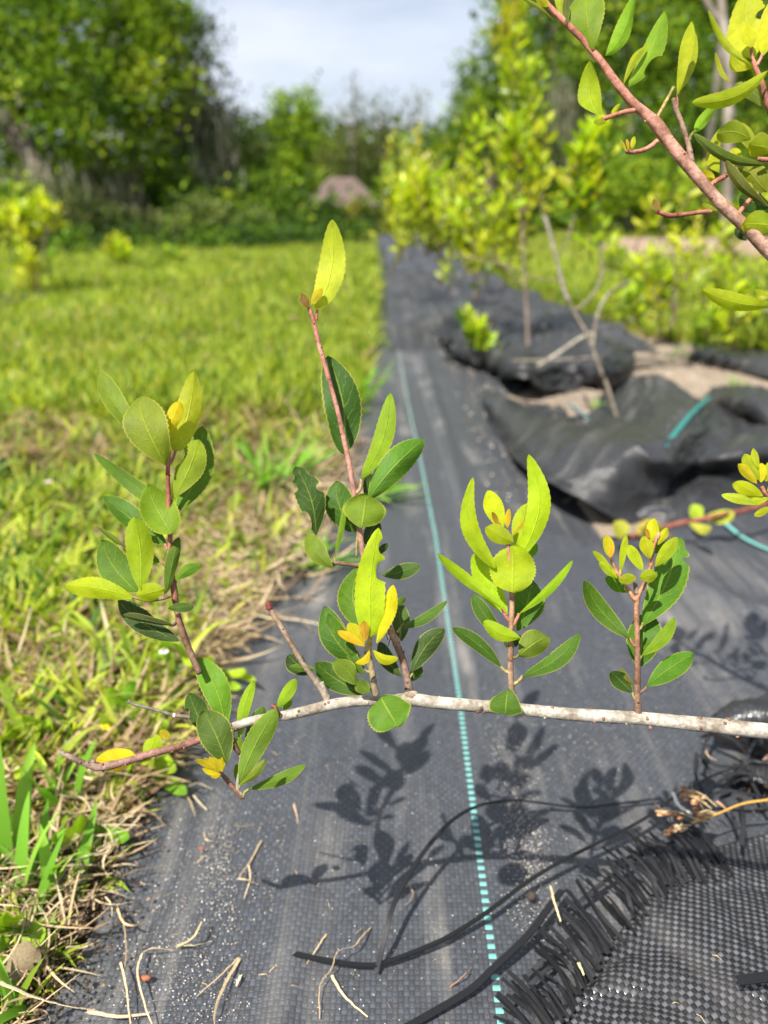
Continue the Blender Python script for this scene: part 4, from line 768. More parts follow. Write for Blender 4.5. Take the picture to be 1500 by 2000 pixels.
# soil crumbs and sand grains
def grains(name, n, pts, r0, r1, pal, wts, mat, lab, cat):
    V0 = np.array([[1, 0, -.5], [-.5, .87, -.5], [-.5, -.87, -.5], [0, 0, .9]]); Fq = np.array([[0, 1, 3, 3], [1, 2, 3, 3], [2, 0, 3, 3], [0, 2, 1, 1]])
    V0 = np.array([[1, 0, 0], [0, 1, 0], [-1, 0, 0], [0, -1, 0], [0, 0, 1], [0, 0, -1]])*1.0
    F0 = np.array([[0, 1, 4], [1, 2, 4], [2, 3, 4], [3, 0, 4], [1, 0, 5], [2, 1, 5], [3, 2, 5], [0, 3, 5]])
    r = rng.uniform(r0, r1, n)**1.0; a = rng.uniform(0, 6.28, n); S = V0[None]*r[:, None, None]*(1+(rng.random((n, 6, 1))-.5)*.7)
    Sx = S[..., 0]*np.cos(a)[:, None]-S[..., 1]*np.sin(a)[:, None]; Sy = S[..., 0]*np.sin(a)[:, None]+S[..., 1]*np.cos(a)[:, None]
    V = np.stack([Sx+pts[:, :1], Sy+pts[:, 1:2], S[..., 2]*.7+pts[:, 2:3]+r[:, None]*.4], -1).reshape(-1, 3)
    Fc = (F0[None]+(np.arange(n)*6)[:, None, None]).reshape(-1, 3)
    return tag(link_mesh(name, V, Fc, mat, col=np.repeat(mixcol(n, pal, wts, .3), 6, 0), origin=(0, .5, 0), smooth=False), lab, cat, kind='stuff')
SANDP = [(.62, .55, .45), (.45, .34, .24), (.75, .72, .66), (.20, .14, .10)]
def pxpts(clusters, z=.007):
    out = []
    for (px, py, sx_, sy_, n) in clusters:
        for _ in range(n): g_ = G(random.gauss(px, sx_), min(2100, random.gauss(py, sy_)), z); out.append(tuple(g_))
    return np.array(out)
pt = pxpts([(985, 1450, 18, 40, 260), (1010, 1560, 22, 50, 420), (1030, 1660, 22, 35, 520), (1040, 1760, 25, 40, 160), (1150, 1420, 80, 60, 260), (1200, 1500, 70, 60, 120), (430, 1690, 18, 60, 420), (360, 1800, 70, 70, 420), (550, 1780, 14, 130, 260),
            (620, 1560, 180, 140, 420), (330, 1930, 90, 60, 300), (700, 1850, 260, 120, 380), (420, 1600, 60, 40, 160), (1250, 1300, 120, 60, 160), (400, 1900, 80, 60, 200)])
grains('sand_grains', len(pt), pt, .00014, .00052, SANDP, [4, 3, 4, .6], M_STRAW, 'fine pale sand grains sprinkled over the black fabric', 'sand grains')
pt = pxpts([(1320, 1850, 130, 130, 120)], .034); pt[:, 2] = .034
pt = pxpts([(150, 1700, 50, 90, 500), (90, 1850, 50, 80, 500), (270, 1620, 30, 30, 90), (240, 1760, 25, 60, 70), (1480, 1520, 30, 30, 120)], .008)
grains('soil_crumbs', len(pt), pt, .0004, .0016, [(.05, .033, .022), (.09, .06, .04), (.20, .14, .09)], [4, 3, 1], M_STRAW, 'dark soil crumbs along the left edge of the fabric', 'soil')
pt = np.stack([rng.uniform(.15, 1.2, 2500), rng.uniform(1.0, 2.6, 2500), rng.uniform(.010, .020, 2500)], -1); 
grains('sand_grains', len(pt), pt, .0006, .003, SANDP, [4, 3, 1, 1], M_STRAW, 'sand and mulch crumbs on the sand bed behind the fold', 'sand grains')

# ---------------------------------------------------------------- straw bits on the fabric, each its own thing
def straw(pts, wid_, label, c=(.50, .37, .21), z=.008, group=None, name='straw'):
    wid = wid_*.56; q = spline([tuple(G(a[0], a[1], (a[2] if len(a) > 2 else z))) for a in pts], 6); q[1:-1] += rng.normal(0, .00012, q[1:-1].shape); mb = MB()
    V_, F_ = ribbon(q, wid, 0, twist=random.uniform(-1.4, 1.4), tw0=random.uniform(-.6, .6), th=wid*.16, w_end=wid*random.uniform(.25, .7)); mb.add(V_, F_, np.array(c)*random.uniform(.8, 1.15))
    return tag(mb.build(name, M_STRAW, smooth=False), label, 'straw', group)
straw([(510, 1642), (490, 1680), (468, 1712, .014), (480, 1718, .016), (505, 1728)], .0022, 'forked tan straw standing out on the fabric right of the soil, lower left')
straw([(486, 1690, .012), (488, 1718, .012), (476, 1756)], .0016, 'short straw crossing the forked tan straw')
straw([(574, 1570), (579, 1590, .011), (582, 1616)], .0022, 'single pinkish straw lying upright below the left leaf cluster', (.55, .38, .26))
straw([(458, 1612), (474, 1614, .010), (493, 1611)], .0022, 'short knobbly straw left of the pinkish one')
straw([(366, 1555), (374, 1572, .010), (381, 1594)], .0020, 'left straw of the close pair beneath the branch tip')
straw([(378, 1553), (388, 1566, .010), (404, 1582)], .0024, 'right straw of the close pair beneath the branch tip', (.66, .56, .36))
straw([(398, 1625), (402, 1640, .012), (412, 1643, .012), (422, 1646)], .0012, 'tiny bent straw hook above the red crumb')
straw([(385, 1684), (398, 1672, .010), (412, 1676)], .0020, 'curled straw crumb just below the red crumb')
straw([(228, 1770), (240, 1800, .016), (262, 1808, .016), (290, 1798)], .0026, 'folded papery straw at the soil edge', (.55, .36, .20))
straw([(240, 1790, .012), (246, 1850, .012), (243, 1898)], .0016, 'long thin straw hanging straight down from the folded papery straw')
straw([(345, 1850), (378, 1830, .016), (394, 1800, .016)], .0030, 'curved tan husk left of the fabric crease', (.50, .38, .20))
straw([(346, 1846), (380, 1846, .012), (413, 1838)], .0018, 'pale straw lying flat under the curved tan husk', (.62, .54, .30))
straw([(278, 1860), (300, 1852, .014), (340, 1856)], .0016, 'pale straw bent at the top of the long hook')
straw([(278, 1862, .010), (268, 1900, .012), (285, 1970, .012), (305, 2020)], .0022, 'long hooked straw at the bottom left of the fabric')
straw([(468, 1872), (440, 1920, .012), (422, 1970, .012), (418, 2020)], .0030, 'longest pale straw reaching the bottom edge in the lower left')
straw([(466, 1870), (430, 1905, .010), (385, 1945)], .0014, 'thin straw branching left from the longest pale straw')
straw([(724, 1812), (706, 1830, .014), (690, 1848, .016), (660, 1858, .020), (648, 1890, .014), (625, 1925, .012), (624, 1990)], .0020, 'winding straw crossing over the end of the longest black tape', (.50, .36, .18))
straw([(648, 1905, .010), (672, 1945, .010), (718, 1986)], .0026, 'straight straw running down right from the winding straw', (.60, .48, .26))
straw([(637, 1824), (620, 1850, .010), (598, 1884)], .0018, 'short straight straw left of the winding straw')
straw([(575, 1695), (580, 1705, .010), (583, 1718)], .0024, 'short tan straw beside the faint crease')
straw([(470, 1905), (464, 1918, .010), (462, 1926)], .0036, 'pale wide chip between the two long straws', (.70, .62, .44))
straw([(800, 1728), (806, 1750, .012), (790, 1770)], .0024, 'small brown curl right of the looping tape foot', (.22, .16, .11))
straw([(1075, 1730, .026), (1085, 1770, .028), (1095, 1800, .026)], .0026, 'pale straw stuck upright in the middle of the fringe', (.58, .46, .26))
straw([(1130, 1880, .03), (1140, 1905, .03)], .003, 'short green tinted straw caught in the lower fringe', (.45, .42, .22))
straw([(880, 1928), (905, 1905, .014), (922, 1890)], .0030, 'brown splinter lying on the short thick tape', (.34, .18, .10))
straw([(1315, 1548, .03), (1325, 1572, .034), (1352, 1590, .034)], .0040, 'pale grey curved straw poking up beside the dry seed head', (.62, .58, .52))
straw([(1400, 1565, .03), (1425, 1585, .03)], .003, 'short brown twig end right of the seed head', (.36, .2, .12))
straw([(1375, 1448, .02), (1382, 1475, .03), (1400, 1485, .03)], .003, 'tan bent straw inside the tape tangle', (.52, .36, .24))
straw([(235, 1880, .01), (245, 1920, .012), (255, 2000, .01)], .002, 'straw leaning at the far bottom left of the fabric')
straw([(0, 1918, .03), (60, 1945, .028), (130, 1965, .02), (185, 1972, .012)], .004, 'thick tan runner lying across the bottom left corner', (.55, .44, .28))
straw([(170, 1975, .012), (230, 1985, .010), (290, 1980)], .0034, 'second piece of tan runner continuing onto the fabric', (.52, .40, .25))
straw([(360, 1540), (385, 1530, .012), (415, 1541)], .0036, 'broad tan blade lying over the fabric edge below the yellow bud cluster', (.55, .44, .30))
for (px, py, a, L, ww) in [(640, 1500, 1, 20, 2), (540, 1470, .3, 16, 2), (505, 1620, 2, 14, 1.6), (325, 1695, .4, 22, 2.4), (282, 1724, .2, 18, 2.6), (455, 1775, 1.4, 16, 2), (506, 1780, 1.5, 12, 2), (622, 1728, 2.3, 12, 2), (640, 1760, 1, 8, 2), (516, 1905, .1, 22, 3), (535, 1890, 2.4, 26, 2.4), (690, 1905, .6, 14, 2.4), (575, 1925, .3, 24, 2.2), (700, 1820, 2.4, 18, 2), (405, 1925, .5, 24, 2.6), (300, 1870, 2, 18, 2), (1400, 1870, .5, 20, 3), (1370, 1990, .8, 26, 2.4), (1320, 1960, .1, 14, 2.4), (880, 2000, .3, 20, 2.6), (760, 1965, 1, 14, 2), (330, 1745, 2.7, 22, 1.8), (445, 1655, .4, 14, 2.2), (700, 1640, .3, 12, 2)]:
    zz = .045 if px > 1250 else .008
    dx_, dy_ = math.cos(a)*L/2, math.sin(a)*L/2
    straw([(px-dx_, py-dy_, zz), (px, py+random.uniform(-3, 3), zz+.002), (px+dx_, py+dy_, zz)], ww/F*.46, 'small dry straw crumb lying loose on the black fabric', group='small straw crumbs')
mb = MB(); mb.blob(G(1038, 1750, .011), (.0032, .0032, .003), (.045, .035, .028), 9, 7); tag(mb.build('soil_clod', M_STRAW), 'round dark clod on the fabric between the fringe and teal line', 'clod')
mb = MB(); mb.blob(G(283, 1910, .009), (.0038, .002, .0014), (.26, .10, .05), 8, 5); tag(mb.build('bark_chip', M_STRAW), 'orange brown chip among the long straws at lower left', 'chip')
mb = MB(); mb.blob(G(615, 1644, .008), (.0012, .0012, .001), (.8, .8, .8), 8, 5); tag(mb.build('pebble', M_STRAW), 'single white grain on the fabric left of the shadows', 'pebble')
mb = MB(); mb.blob(G(394, 1657, .008), (.0018, .0013, .001), (.28, .09, .05), 8, 5); tag(mb.build('bark_chip', M_STRAW), 'small red brown crumb beside the bent straw hook', 'chip')
# dry leaf litter at the right edge
for k_, (px, py, l_) in enumerate(((1470, 1510, 'tan dry leaf fragment right of the seed head, nearest the tape'), (1492, 1535, 'tan dry leaf fragment at the right edge, lowest of the litter'), (1488, 1500, 'pale dry leaf fragment at the right edge, topmost of the litter'))):
    B_ = np.array(G(px, py, .012)); T_ = B_+np.array([.018, -.006+.008*k_, .010])
    V_, F_, U_ = leaf_mesh(B_, T_, .013, .3, 0, .15, .3); o = link_mesh('dry_leaf', V_, F_, M_STRAW, col=np.tile((.52, .33, .23), (len(V_), 1))); tag(o, l_, 'dead leaf')
V_, F_, U_ = leaf_mesh(np.array(G(5, 1915, .02)), np.array(G(72, 1850, .035)), .020, .1, 0, .2, .4, p=1.0, pw=.8, teeth=.1, bites=((1, .6, .08, .5),)); o = link_mesh('dry_leaf', V_, F_, M_STRAW, col=np.tile((.17, .13, .075), (len(V_), 1))); tag(o, 'flat olive brown dead leaf at the left edge above the tan runner', 'dead leaf')
# dry seed head with golden stalk
sd = empty('seed_head', tuple(G(1430, 1560, .03)), 'dry brown seed head on a golden stalk lying across the fringe at right', 'seed head')
mb = MB(); q = spline([tuple(G(1560, 1550, .04)), tuple(G(1500, 1562, .04)), tuple(G(1450, 1570, .038)), tuple(G(1400, 1590, .036)), tuple(G(1350, 1608, .034))], 6); mb.tube(q, np.linspace(.0009, .0006, len(q)), (.42, .25, .05), 8); mb.build('stalk', M_STRAW, sd)
for (x0, y0, x1, y1) in ((1400, 1575, 1335, 1540), (1390, 1580, 1330, 1552), (1360, 1600, 1280, 1585), (1350, 1612, 1302, 1628), (1380, 1590, 1362, 1602), (1372, 1578, 1350, 1555), (1400, 1590, 1360, 1590)):
    mb = MB(); a = np.array(G(x0, y0, .036)); b = np.array(G(x1, y1, .034)); q = spline([a, (a+b)/2+np.array([0, 0, .003]), b], 5)
    mb.tube(q, .0004, (.42, .32, .16), 5)
    for k in range(9):
        t = .35+.65*k/8; c_ = a+(b-a)*t; mb.blob(c_+rng.normal(0, .0010, 3), (.0026, .0011, .0011), random.choice([(.34, .15, .06), (.24, .11, .05), (.46, .30, .17)]), 6, 4)
        if k % 2: mb.tube([c_, c_+rng.normal(0, .004, 3)], .00015, (.55, .45, .32), 4)
    mb.build('spikelet', M_STRAW, sd)

# ---------------------------------------------------------------- near weeds: each a thing of its own
def weed(px, py, lab, cat, leaves, name='weed', z=.0, hgt=.02, col=(.18, .32, .04), group=None):
    b = np.array(G(px, py, z)); e = empty(name, tuple(b), lab, cat, group)
    mb = MB(); mb.tube(spline([tuple(b), tuple(b+[.001, 0, hgt*.5]), tuple(b+[0, 0, hgt])], 4), .0009, (.16, .24, .05), 6); mb.build('stem', M_BARK, e)
    for (x1, y1, z1, w_, c_) in leaves:
        B_ = b+np.array([0, 0, hgt*random.uniform(.4, 1)]); T_ = np.array(G(x1, y1, z1))
        V_, F_, U_ = leaf_mesh(B_, T_, w_, random.uniform(-.4, .4), 0, random.uniform(.05, .2), .2, nt_=18, teeth=.02, p=1.15)
        o = link_mesh('leaf', V_, F_, M_LEAF, e, uv=U_, origin=tuple(B_)); o.color = tuple(c_)+(.35,)
    return e
g1 = (.20, .36, .05); g2 = (.28, .42, .06); g3 = (.10, .25, .04)
weed(230, 1440, 'low broad leaved weed between the yellow leaf and the bare twig', 'weed', [(170, 1400, .03, .012, g2), (290, 1380, .04, .014, g1), (215, 1340, .05, .014, g1), (150, 1450, .03, .012, g2), (330, 1415, .03, .012, g1), (260, 1330, .05, .012, g3)])
weed(270, 1520, 'broad leaved weed growing out from under the branch tip', 'weed', [(210, 1560, .02, .012, g2), (345, 1500, .03, .014, g1), (300, 1480, .04, .014, g2), (255, 1490, .03, .014, g1), (365, 1550, .015, .011, g3), (240, 1600, .01, .012, g2)])
weed(60, 1470, 'pale rounded weed at the left side of the straw', 'weed', [(10, 1430, .04, .016, g2), (100, 1420, .04, .016, g1), (40, 1520, .03, .016, g2), (110, 1500, .03, .014, g2), (60, 1400, .05, .014, g1)])
weed(200, 1650, 'single drooping broad blade weed above the bare soil', 'weed', [(250, 1640, .02, .010, g3), (150, 1600, .04, .012, g1), (100, 1640, .03, .011, g2), (170, 1695, .01, .009, g1)])
weed(20, 1860, 'small weed with glossy leaves in the lower left corner', 'weed', [(85, 1835, .02, .016, g1), (-10, 1800, .05, .014, g1), (30, 1790, .05, .012, g2), (0, 1900, .03, .016, g1)])
weed(340, 1330, 'slender leafy stem rising beneath the left shoot', 'weed', [(300, 1290, .05, .010, g1), (375, 1300, .05, .009, g2), (330, 1250, .07, .010, g1), (360, 1380, .03, .012, g2), (310, 1400, .03, .013, g1)], hgt=.05)
weed(420, 1340, 'light green grass weed poking over the fabric edge right of the left shoot', 'weed', [(480, 1310, .03, .008, g2), (470, 1345, .02, .008, g1), (400, 1290, .05, .009, g2), (500, 1330, .02, .007, g2)])
def tuft(px, py, lab, n, L, W, spread=.018, col=((.16, .36, .03), (.24, .42, .05)), name='grass_clump', z=.004, lean=(.05, .7), azc=None):
    b = np.array(G(px, py, z)); e = empty(name, tuple(b), lab, 'grass clump')
    for k in range(n):
        x = np.array([b[0]+random.gauss(0, spread*.4)]); y = np.array([b[1]+random.gauss(0, spread*.4)])
        az = random.uniform(0, 6.28) if azc is None else random.gauss(*azc)
        c = np.array(random.choice(col))*random.uniform(.8, 1.15)
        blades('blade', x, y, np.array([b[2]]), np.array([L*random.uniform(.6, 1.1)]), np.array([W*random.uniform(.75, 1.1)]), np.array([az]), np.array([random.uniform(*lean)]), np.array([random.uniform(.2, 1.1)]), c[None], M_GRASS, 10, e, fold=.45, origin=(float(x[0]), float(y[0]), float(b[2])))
    return e
tuft(75, 1760, 'clump of broad bright grass blades over bare soil at the left edge', 18, .062, .0085, .026, lean=(.25, 1.1))
tuft(15, 1700, 'tall upright broad blade clump cut by the left edge', 5, .085, .012, .012, lean=(.05, .5))
tuft(20, 1985, 'grass clump in the bottom left corner', 7, .05, .006, .012)
tuft(110, 1600, 'leaning grass clump left of the drooping weed', 8, .06, .007, .02)
tuft(735, 975, 'bright grass clump creeping onto the fabric behind the tall shoot', 10, .09, .007, .03, azc=(0, .7), lean=(.7, 1.2))
tuft(700, 790, 'grass clump at the fabric edge behind the glossy dark leaf', 12, .12, .009, .04, azc=(0.3, 1.2), lean=(.3, 1.1))
tuft(600, 1110, 'bright grass clump lying over the fabric edge left of the tall shoot', 12, .08, .008, .03, azc=(.2, .9), lean=(.7, 1.2))
tuft(520, 960, 'dense broad bladed clump left of the bitten leaf', 22, .12, .010, .05, azc=(.6, 1.2), lean=(.2, 1.0))
tuft(760, 675, 'low grass tufts crossing the fabric where the rumples begin', 14, .08, .008, .10, azc=(.2, 1.4), lean=(.7, 1.3))
tuft(1440, 760, 'small grass tuft rooted in the sand near the right edge', 9, .05, .005, .03, lean=(.3, 1.2))
tuft(1080, 720, 'small grass tuft on the sand between the two fabric humps', 9, .05, .005, .04, lean=(.3, 1.2))
tuft(1330, 700, 'low spreading weed tuft at the back of the sand by the grass', 12, .07, .006, .06, lean=(.3, 1.2))
tuft(1170, 800, 'tiny grass tuft inside the hollow of the big fold', 7, .04, .004, .02, lean=(.3, 1.2))
def flower(px, py, z, lab, petal, centre, r=.0022):
    b = np.array(G(px, py, z)); gnd = b*np.array([1, 1, 0])+np.array([.002, .004, 0]); e = empty('wildflower', tuple(gnd), lab, 'flower')
    mb = MB(); mb.tube(spline([tuple(gnd), tuple((gnd+b)/2+[.002, 0, 0]), tuple(b)], 4), .0006, (.2, .3, .08), 6); mb.build('stem', M_BARK, e)
    mb = MB(); mb.blob(b, (r*.9, r*.9, r*.7), centre, 8, 5); mb.build('centre', M_STRAW, e)
    mb = MB()
    for k in range(6):
        a = k*1.05; mb.blob(b+np.array([math.cos(a)*r*1.3, math.sin(a)*r*1.1, -r*.1]), (r*.62, r*.62, r*.3), petal, 7, 4)
    mb.build('petals', M_STRAW, e)
flower(320, 1272, .055, 'tiny white and purple wildflower standing beneath the left shoot', (.82, .78, .80), (.30, .08, .12))
flower(210, 1418, .03, 'tiny round yellow flower among the weeds above the yellow leaf', (.80, .68, .03), (.75, .6, .02), .0028)
flower(95, 940, .06, 'small pale pinkish wildflower in the grass far left of the left shoot', (.62, .5, .48), (.4, .25, .2), .003)
flower(575, 620, .10, 'dry brown flower head in the lawn left of the tallest leaf', (.34, .22, .15), (.3, .18, .12), .006)

# creeping red vine on the ground behind shoot 5
vn = empty('creeping_vine', tuple(G(1300, 1030, .02)), 'out of focus red vine with small leaves creeping below the big fabric fold', 'vine')
mb = MB(); q = spline([tuple(G(a, b, z)) for a, b, z in ((1560, 965, .05), (1460, 995, .05), (1390, 1010, .045), (1330, 1022, .04), (1280, 1035, .035), (1225, 1050, .03))], 6); mb.tube(q, .0032, (.26, .09, .06), 8, bump=.1); st = mb.build('stem', M_BARK, vn)
for (x0, y0, x1, y1, w_, c_) in ((1222, 1050, 1200, 1018, .022, (.24, .26, .06)), (1250, 1045, 1268, 1012, .020, (.30, .26, .10)), (1300, 1035, 1255, 1038, .018, (.28, .26, .10)), (1365, 1015, 1352, 985, .02, (.24, .36, .05)), (1375, 1012, 1435, 1004, .020, (.30, .36, .07)), (1345, 1022, 1388, 1035, .014, (.33, .36, .12))):
    B_ = np.array(G(x0, y0, .04)); T_ = np.array(G(x1, y1, .05)); V_, F_, U_ = leaf_mesh(B_, T_, w_, .3, 0, .1, .2, nt_=18); o = link_mesh('leaf', V_, F_, M_LEAF, st, uv=U_, origin=tuple(B_)); o.color = c_+(.4,)

# ================================================================ FOLIAGE CLOUDS
def leafcloud(P0, D, L, W, cols, name, mat, parent=None, foldz=.25, origin=None):
    """P0 base points, D unit directions, L length, W width: each leaf two quads folded at the midrib"""
    n = len(P0); U = rng.normal(0, 1, (n, 3)); S = np.cross(D, U); S /= np.linalg.norm(S, axis=1)[:, None]+1e-9; Nn = np.cross(S, D)
    L_, W_ = L[:, None], W[:, None]
    b = P0; t = P0+D*L_; l1 = P0+D*L_*.33+S*W_*.45+Nn*W_*foldz; l2 = P0+D*L_*.72+S*W_*.42+Nn*W_*foldz; r1 = P0+D*L_*.33-S*W_*.45+Nn*W_*foldz; r2 = P0+D*L_*.72-S*W_*.42+Nn*W_*foldz
    V = np.stack([b, l1, l2, t, r2, r1], 1).reshape(-1, 3)
    Fc = (np.array([[0, 1, 2, 3], [0, 3, 4, 5]])[None]+(np.arange(n)*6)[:, None, None]).reshape(-1, 4)
    return link_mesh(name, V, Fc, mat, parent, col=np.repeat(cols, 6, 0), smooth=False, origin=origin)
def blobpts(blobs, n, shell=.5):
    """blobs: (centre xyz, radii xyz, weight) -> points spread inside, denser outside"""
    w_ = np.array([b[2] for b in blobs], float); k = rng.choice(len(blobs), n, p=w_/w_.sum())
    c = np.array([b[0] for b in blobs])[k]; r = np.array([b[1] for b in blobs])[k]
    d = rng.normal(0, 1, (n, 3)); d /= np.linalg.norm(d, axis=1)[:, None]; rad = shell+(1-shell)*rng.random(n)**.7
    return c+d*r*rad[:, None], d
def crown_leaves(blobs, nclus, per, csize, L, W, pal, wts, name, mat, parent, droop=.0, up=.3, jit=.2, shell=.35, origin=None):
    C, d = blobpts(blobs, nclus, shell); cc = mixcol(nclus, pal, wts, jit)
    idx = np.repeat(np.arange(nclus), per); n = len(idx)
    off = rng.normal(0, 1, (n, 3))*csize*np.array([1, 1, .7]); P0 = C[idx]+off
    D = rng.normal(0, 1, (n, 3))*.7+d[idx]*.5+np.array([0, 0, up-droop]); D /= np.linalg.norm(D, axis=1)[:, None]
    cols = cc[idx]*(1+(rng.random((n, 1))-.5)*.35)
    return leafcloud(P0, D, L*rng.uniform(.6, 1.2, n), W*rng.uniform(.6, 1.2, n), cols, name, mat, parent, origin=origin)
def B(px, py, d, rx, ry, w_=1, rz=None):
    """blob from a pixel centre, distance d and pixel radii"""
    c = np.array(P(px, py, d)); return (c, (rx/F*d, (rz or (rx+ry)/2)/F*d, ry/F*d), w_*rx*ry)
SP = [(.54, .66, .02), (.40, .58, .02), (.64, .68, .03), (.14, .27, .02), (.62, .56, .03)]
def shoots(blobs, n, per, sl_, L, W, pal, wts, parent, mb, lean=.35):
    """upright leafy shoots: thin twigs with leaves set along them"""
    C, d = blobpts(blobs, n, .0); PP = []; DD = []; CC = []; LL = []
    for i in range(n):
        ax = np.array([random.gauss(0, lean), random.gauss(0, lean), 1.0]); ax /= np.linalg.norm(ax); h_ = sl_*random.uniform(.5, 1.2)
        a = C[i]-ax*h_*.5; b = C[i]+ax*h_*.5; mb.tube([a-ax*h_*.2, (a+b)/2+rng.normal(0, .04*h_, 3), b], [L*.045, L*.035, L*.02], (.24, .16, .09), 5)
        cc = np.array(pal)[rng.choice(len(pal), p=np.array(wts)/sum(wts))]*random.uniform(.75, 1.15)
        for k in range(per):
            t = (k+.5)/per; az = k*2.4+i; r_ = np.array([math.cos(az), math.sin(az), 0]); up_ = .35+1.1*t
            dd = r_*1.0+ax*up_+rng.normal(0, .2, 3); DD.append(dd/np.linalg.norm(dd)); PP.append(a+(b-a)*t); LL.append(L*random.uniform(.7, 1.15)*(1.0 if t < .85 else .6))
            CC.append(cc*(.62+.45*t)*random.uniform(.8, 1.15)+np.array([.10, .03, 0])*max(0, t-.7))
    LL = np.array(LL); leafcloud(np.array(PP), np.array(DD), LL, LL*(W/L), np.array(CC), 'foliage', M_FOL, parent, foldz=.15)
def sapling(px, py, lab, blobs, stems, nc=120, per=10, L=.034, W=.017, cs=.02, wts=(4, 3, 2.5, 1.4, .25), gd=None, group=None, pal=SP, shell=.2):
    g_ = np.array(G(px, py)) ; e = empty('sapling', (g_[0], g_[1], 0), lab, 'sapling', group)
    mb = MB()
    for (pts, d, c) in stems:
        q, r = pathd(pts, d, 6); mb.tube(q, r*.5, c, 8, bump=.25); knots(mb, q, r*.5, 3, tuple(np.array(c)*.7), 2.0)
    shoots(blobs, max(4, int(nc*.58)), int(per*1.25), cs*3.2+.05, L*1.18, W*1.05, pal, wts, e, mb)
    mb.build('stem', M_BARK, e)
    return e
SG = (.25, .21, .16); SD = (.22, .17, .13)
# nearest sapling growing through the big fold
D = 1.42
sapling(1222, 866, 'sparse sapling growing through the hollow of the big fabric fold with a cut grey stub', 
  [B(1150, 340, D, 34, 60, 2), B(1165, 300, D, 14, 22, 1), B(1255, 800, D, 16, 20, 1.4), B(1105, 590, D, 12, 22, .8), B(1165, 470, D, 22, 40, .6), B(1125, 405, D, 16, 20, .4), B(1130, 615, D, 10, 12, .5)],
  [([(1225, 866, 7), (1205, 815, 7), (1188, 760, 6.5), (1168, 710, 6), (1150, 660, 6), (1128, 620, 6), (1112, 590, 6)], D, SG), ([(1112, 590, 8), (1100, 560, 8), (1085, 500, 7), (1072, 450, 7), (1063, 420, 7)], D, (.30, .27, .22)),
   ([(1125, 605, 5), (1150, 585, 5), (1170, 555, 5), (1176, 520, 5), (1172, 480, 4), (1172, 400, 3.5), (1168, 320, 2.5)], D, SG), ([(1098, 545, 3.5), (1050, 545, 3), (990, 520, 3), (900, 500, 2.5)], D, SD), ([(1095, 500, 3), (1110, 460, 3), (1122, 420, 2.4)], D, SG),
   ([(1225, 850, 4), (1240, 838, 3.5), (1252, 820, 3)], D, (.42, .36, .3)), ([(1158, 680, 6), (1162, 640, 6), (1172, 600, 6), (1195, 568, 5.5), (1232, 550, 5)], D-.08, (.27, .24, .19)), ([(1050, 715, 6), (1090, 690, 6), (1135, 660, 6), (1185, 640, 5.5), (1240, 622, 5)], D+.25, (.42, .38, .30)), ([(1000, 705, 3), (1100, 702, 3), (1165, 697, 3)], D+.2, (.36, .32, .26))],
  nc=34, per=12, L=.036, W=.017, cs=.011, shell=0)
D = 2.15
sapling(1030, 706, 'tall narrow sapling with a spire of yellow green leaves behind the nearest one',
  [B(1000, 40, D, 30, 80, 2.0), B(1015, 160, D, 46, 64, 1.5), B(960, 165, D, 24, 24, .5), B(1010, 290, D, 62, 70, 1.5), B(930, 280, D, 18, 20, .8), B(1030, 370, D, 50, 40, 1.4), B(1060, 180, D, 24, 30, .5), B(960, 450, D, 70, 60, 1.0), B(870, 430, D, 55, 50, 1.1), B(820, 400, D, 55, 50, 1.0), B(910, 500, D, 60, 24, .5), B(1010, 500, D, 50, 30, .4)],
  [([(1032, 706, 6), (1030, 640, 6), (1026, 560, 5.5), (1020, 470, 5), (1015, 380, 5), (1010, 250, 4), (1002, 120, 3), (996, 20, 2)], D, SD), ([(1020, 560, 3.5), (960, 500, 3), (880, 450, 3), (820, 420, 2)], D, SD), ([(1020, 430, 4), (1050, 400, 4), (1040, 405, 3)], D, SD), ([(1015, 400, 3), (960, 340, 2), (930, 280, 1.6)], D, SD)], nc=185, per=9, L=.040, W=.018, cs=.035)
sapling(925, 580, 'bushy low sapling with bright leaves left of the tall spire', [B(820, 350, 3.2, 70, 60, 1), B(800, 430, 3.0, 50, 60, 1), B(900, 380, 3.0, 70, 60, .9), B(870, 490, 2.9, 60, 36, .8), B(930, 540, 2.9, 40, 24, .5), B(760, 340, 3.4, 18, 50, .4), B(900, 300, 3.1, 30, 50, .5)],
  [([(925, 585, 6), (930, 540, 6), (915, 480, 5), (880, 400, 4), (840, 320, 3)], 3.0, SD), ([(930, 540, 4), (950, 460, 3.5), (940, 380, 3)], 3.0, SD), ([(915, 500, 4), (850, 460, 3), (790, 430, 2)], 3.0, SD)], nc=92, per=8, L=.042, W=.019, cs=.06)
sapling(830, 500, 'small distant sapling at the far end of the fabric row', [B(790, 300, 5, 44, 50, 1), B(760, 380, 5, 30, 60, 1), B(830, 300, 5, 20, 50, .5), B(830, 400, 4.6, 50, 60, .8)], [([(835, 500, 3), (825, 430, 3), (800, 330, 2.4), (790, 260, 2)], 5, SD)], nc=66, per=8, L=.050, W=.024, cs=.07)
sapling(935, 690, 'knee high sprig of bright leaves on the rumpled fabric', [B(935, 660, 1.95, 34, 22, 1), B(915, 640, 1.95, 12, 16, .8), B(955, 672, 1.95, 22, 10, .6)], [([(945, 700, 3), (938, 680, 3), (925, 655, 2)], 1.95, SD)], nc=16, per=11, L=.034, W=.016, cs=.011, shell=0)
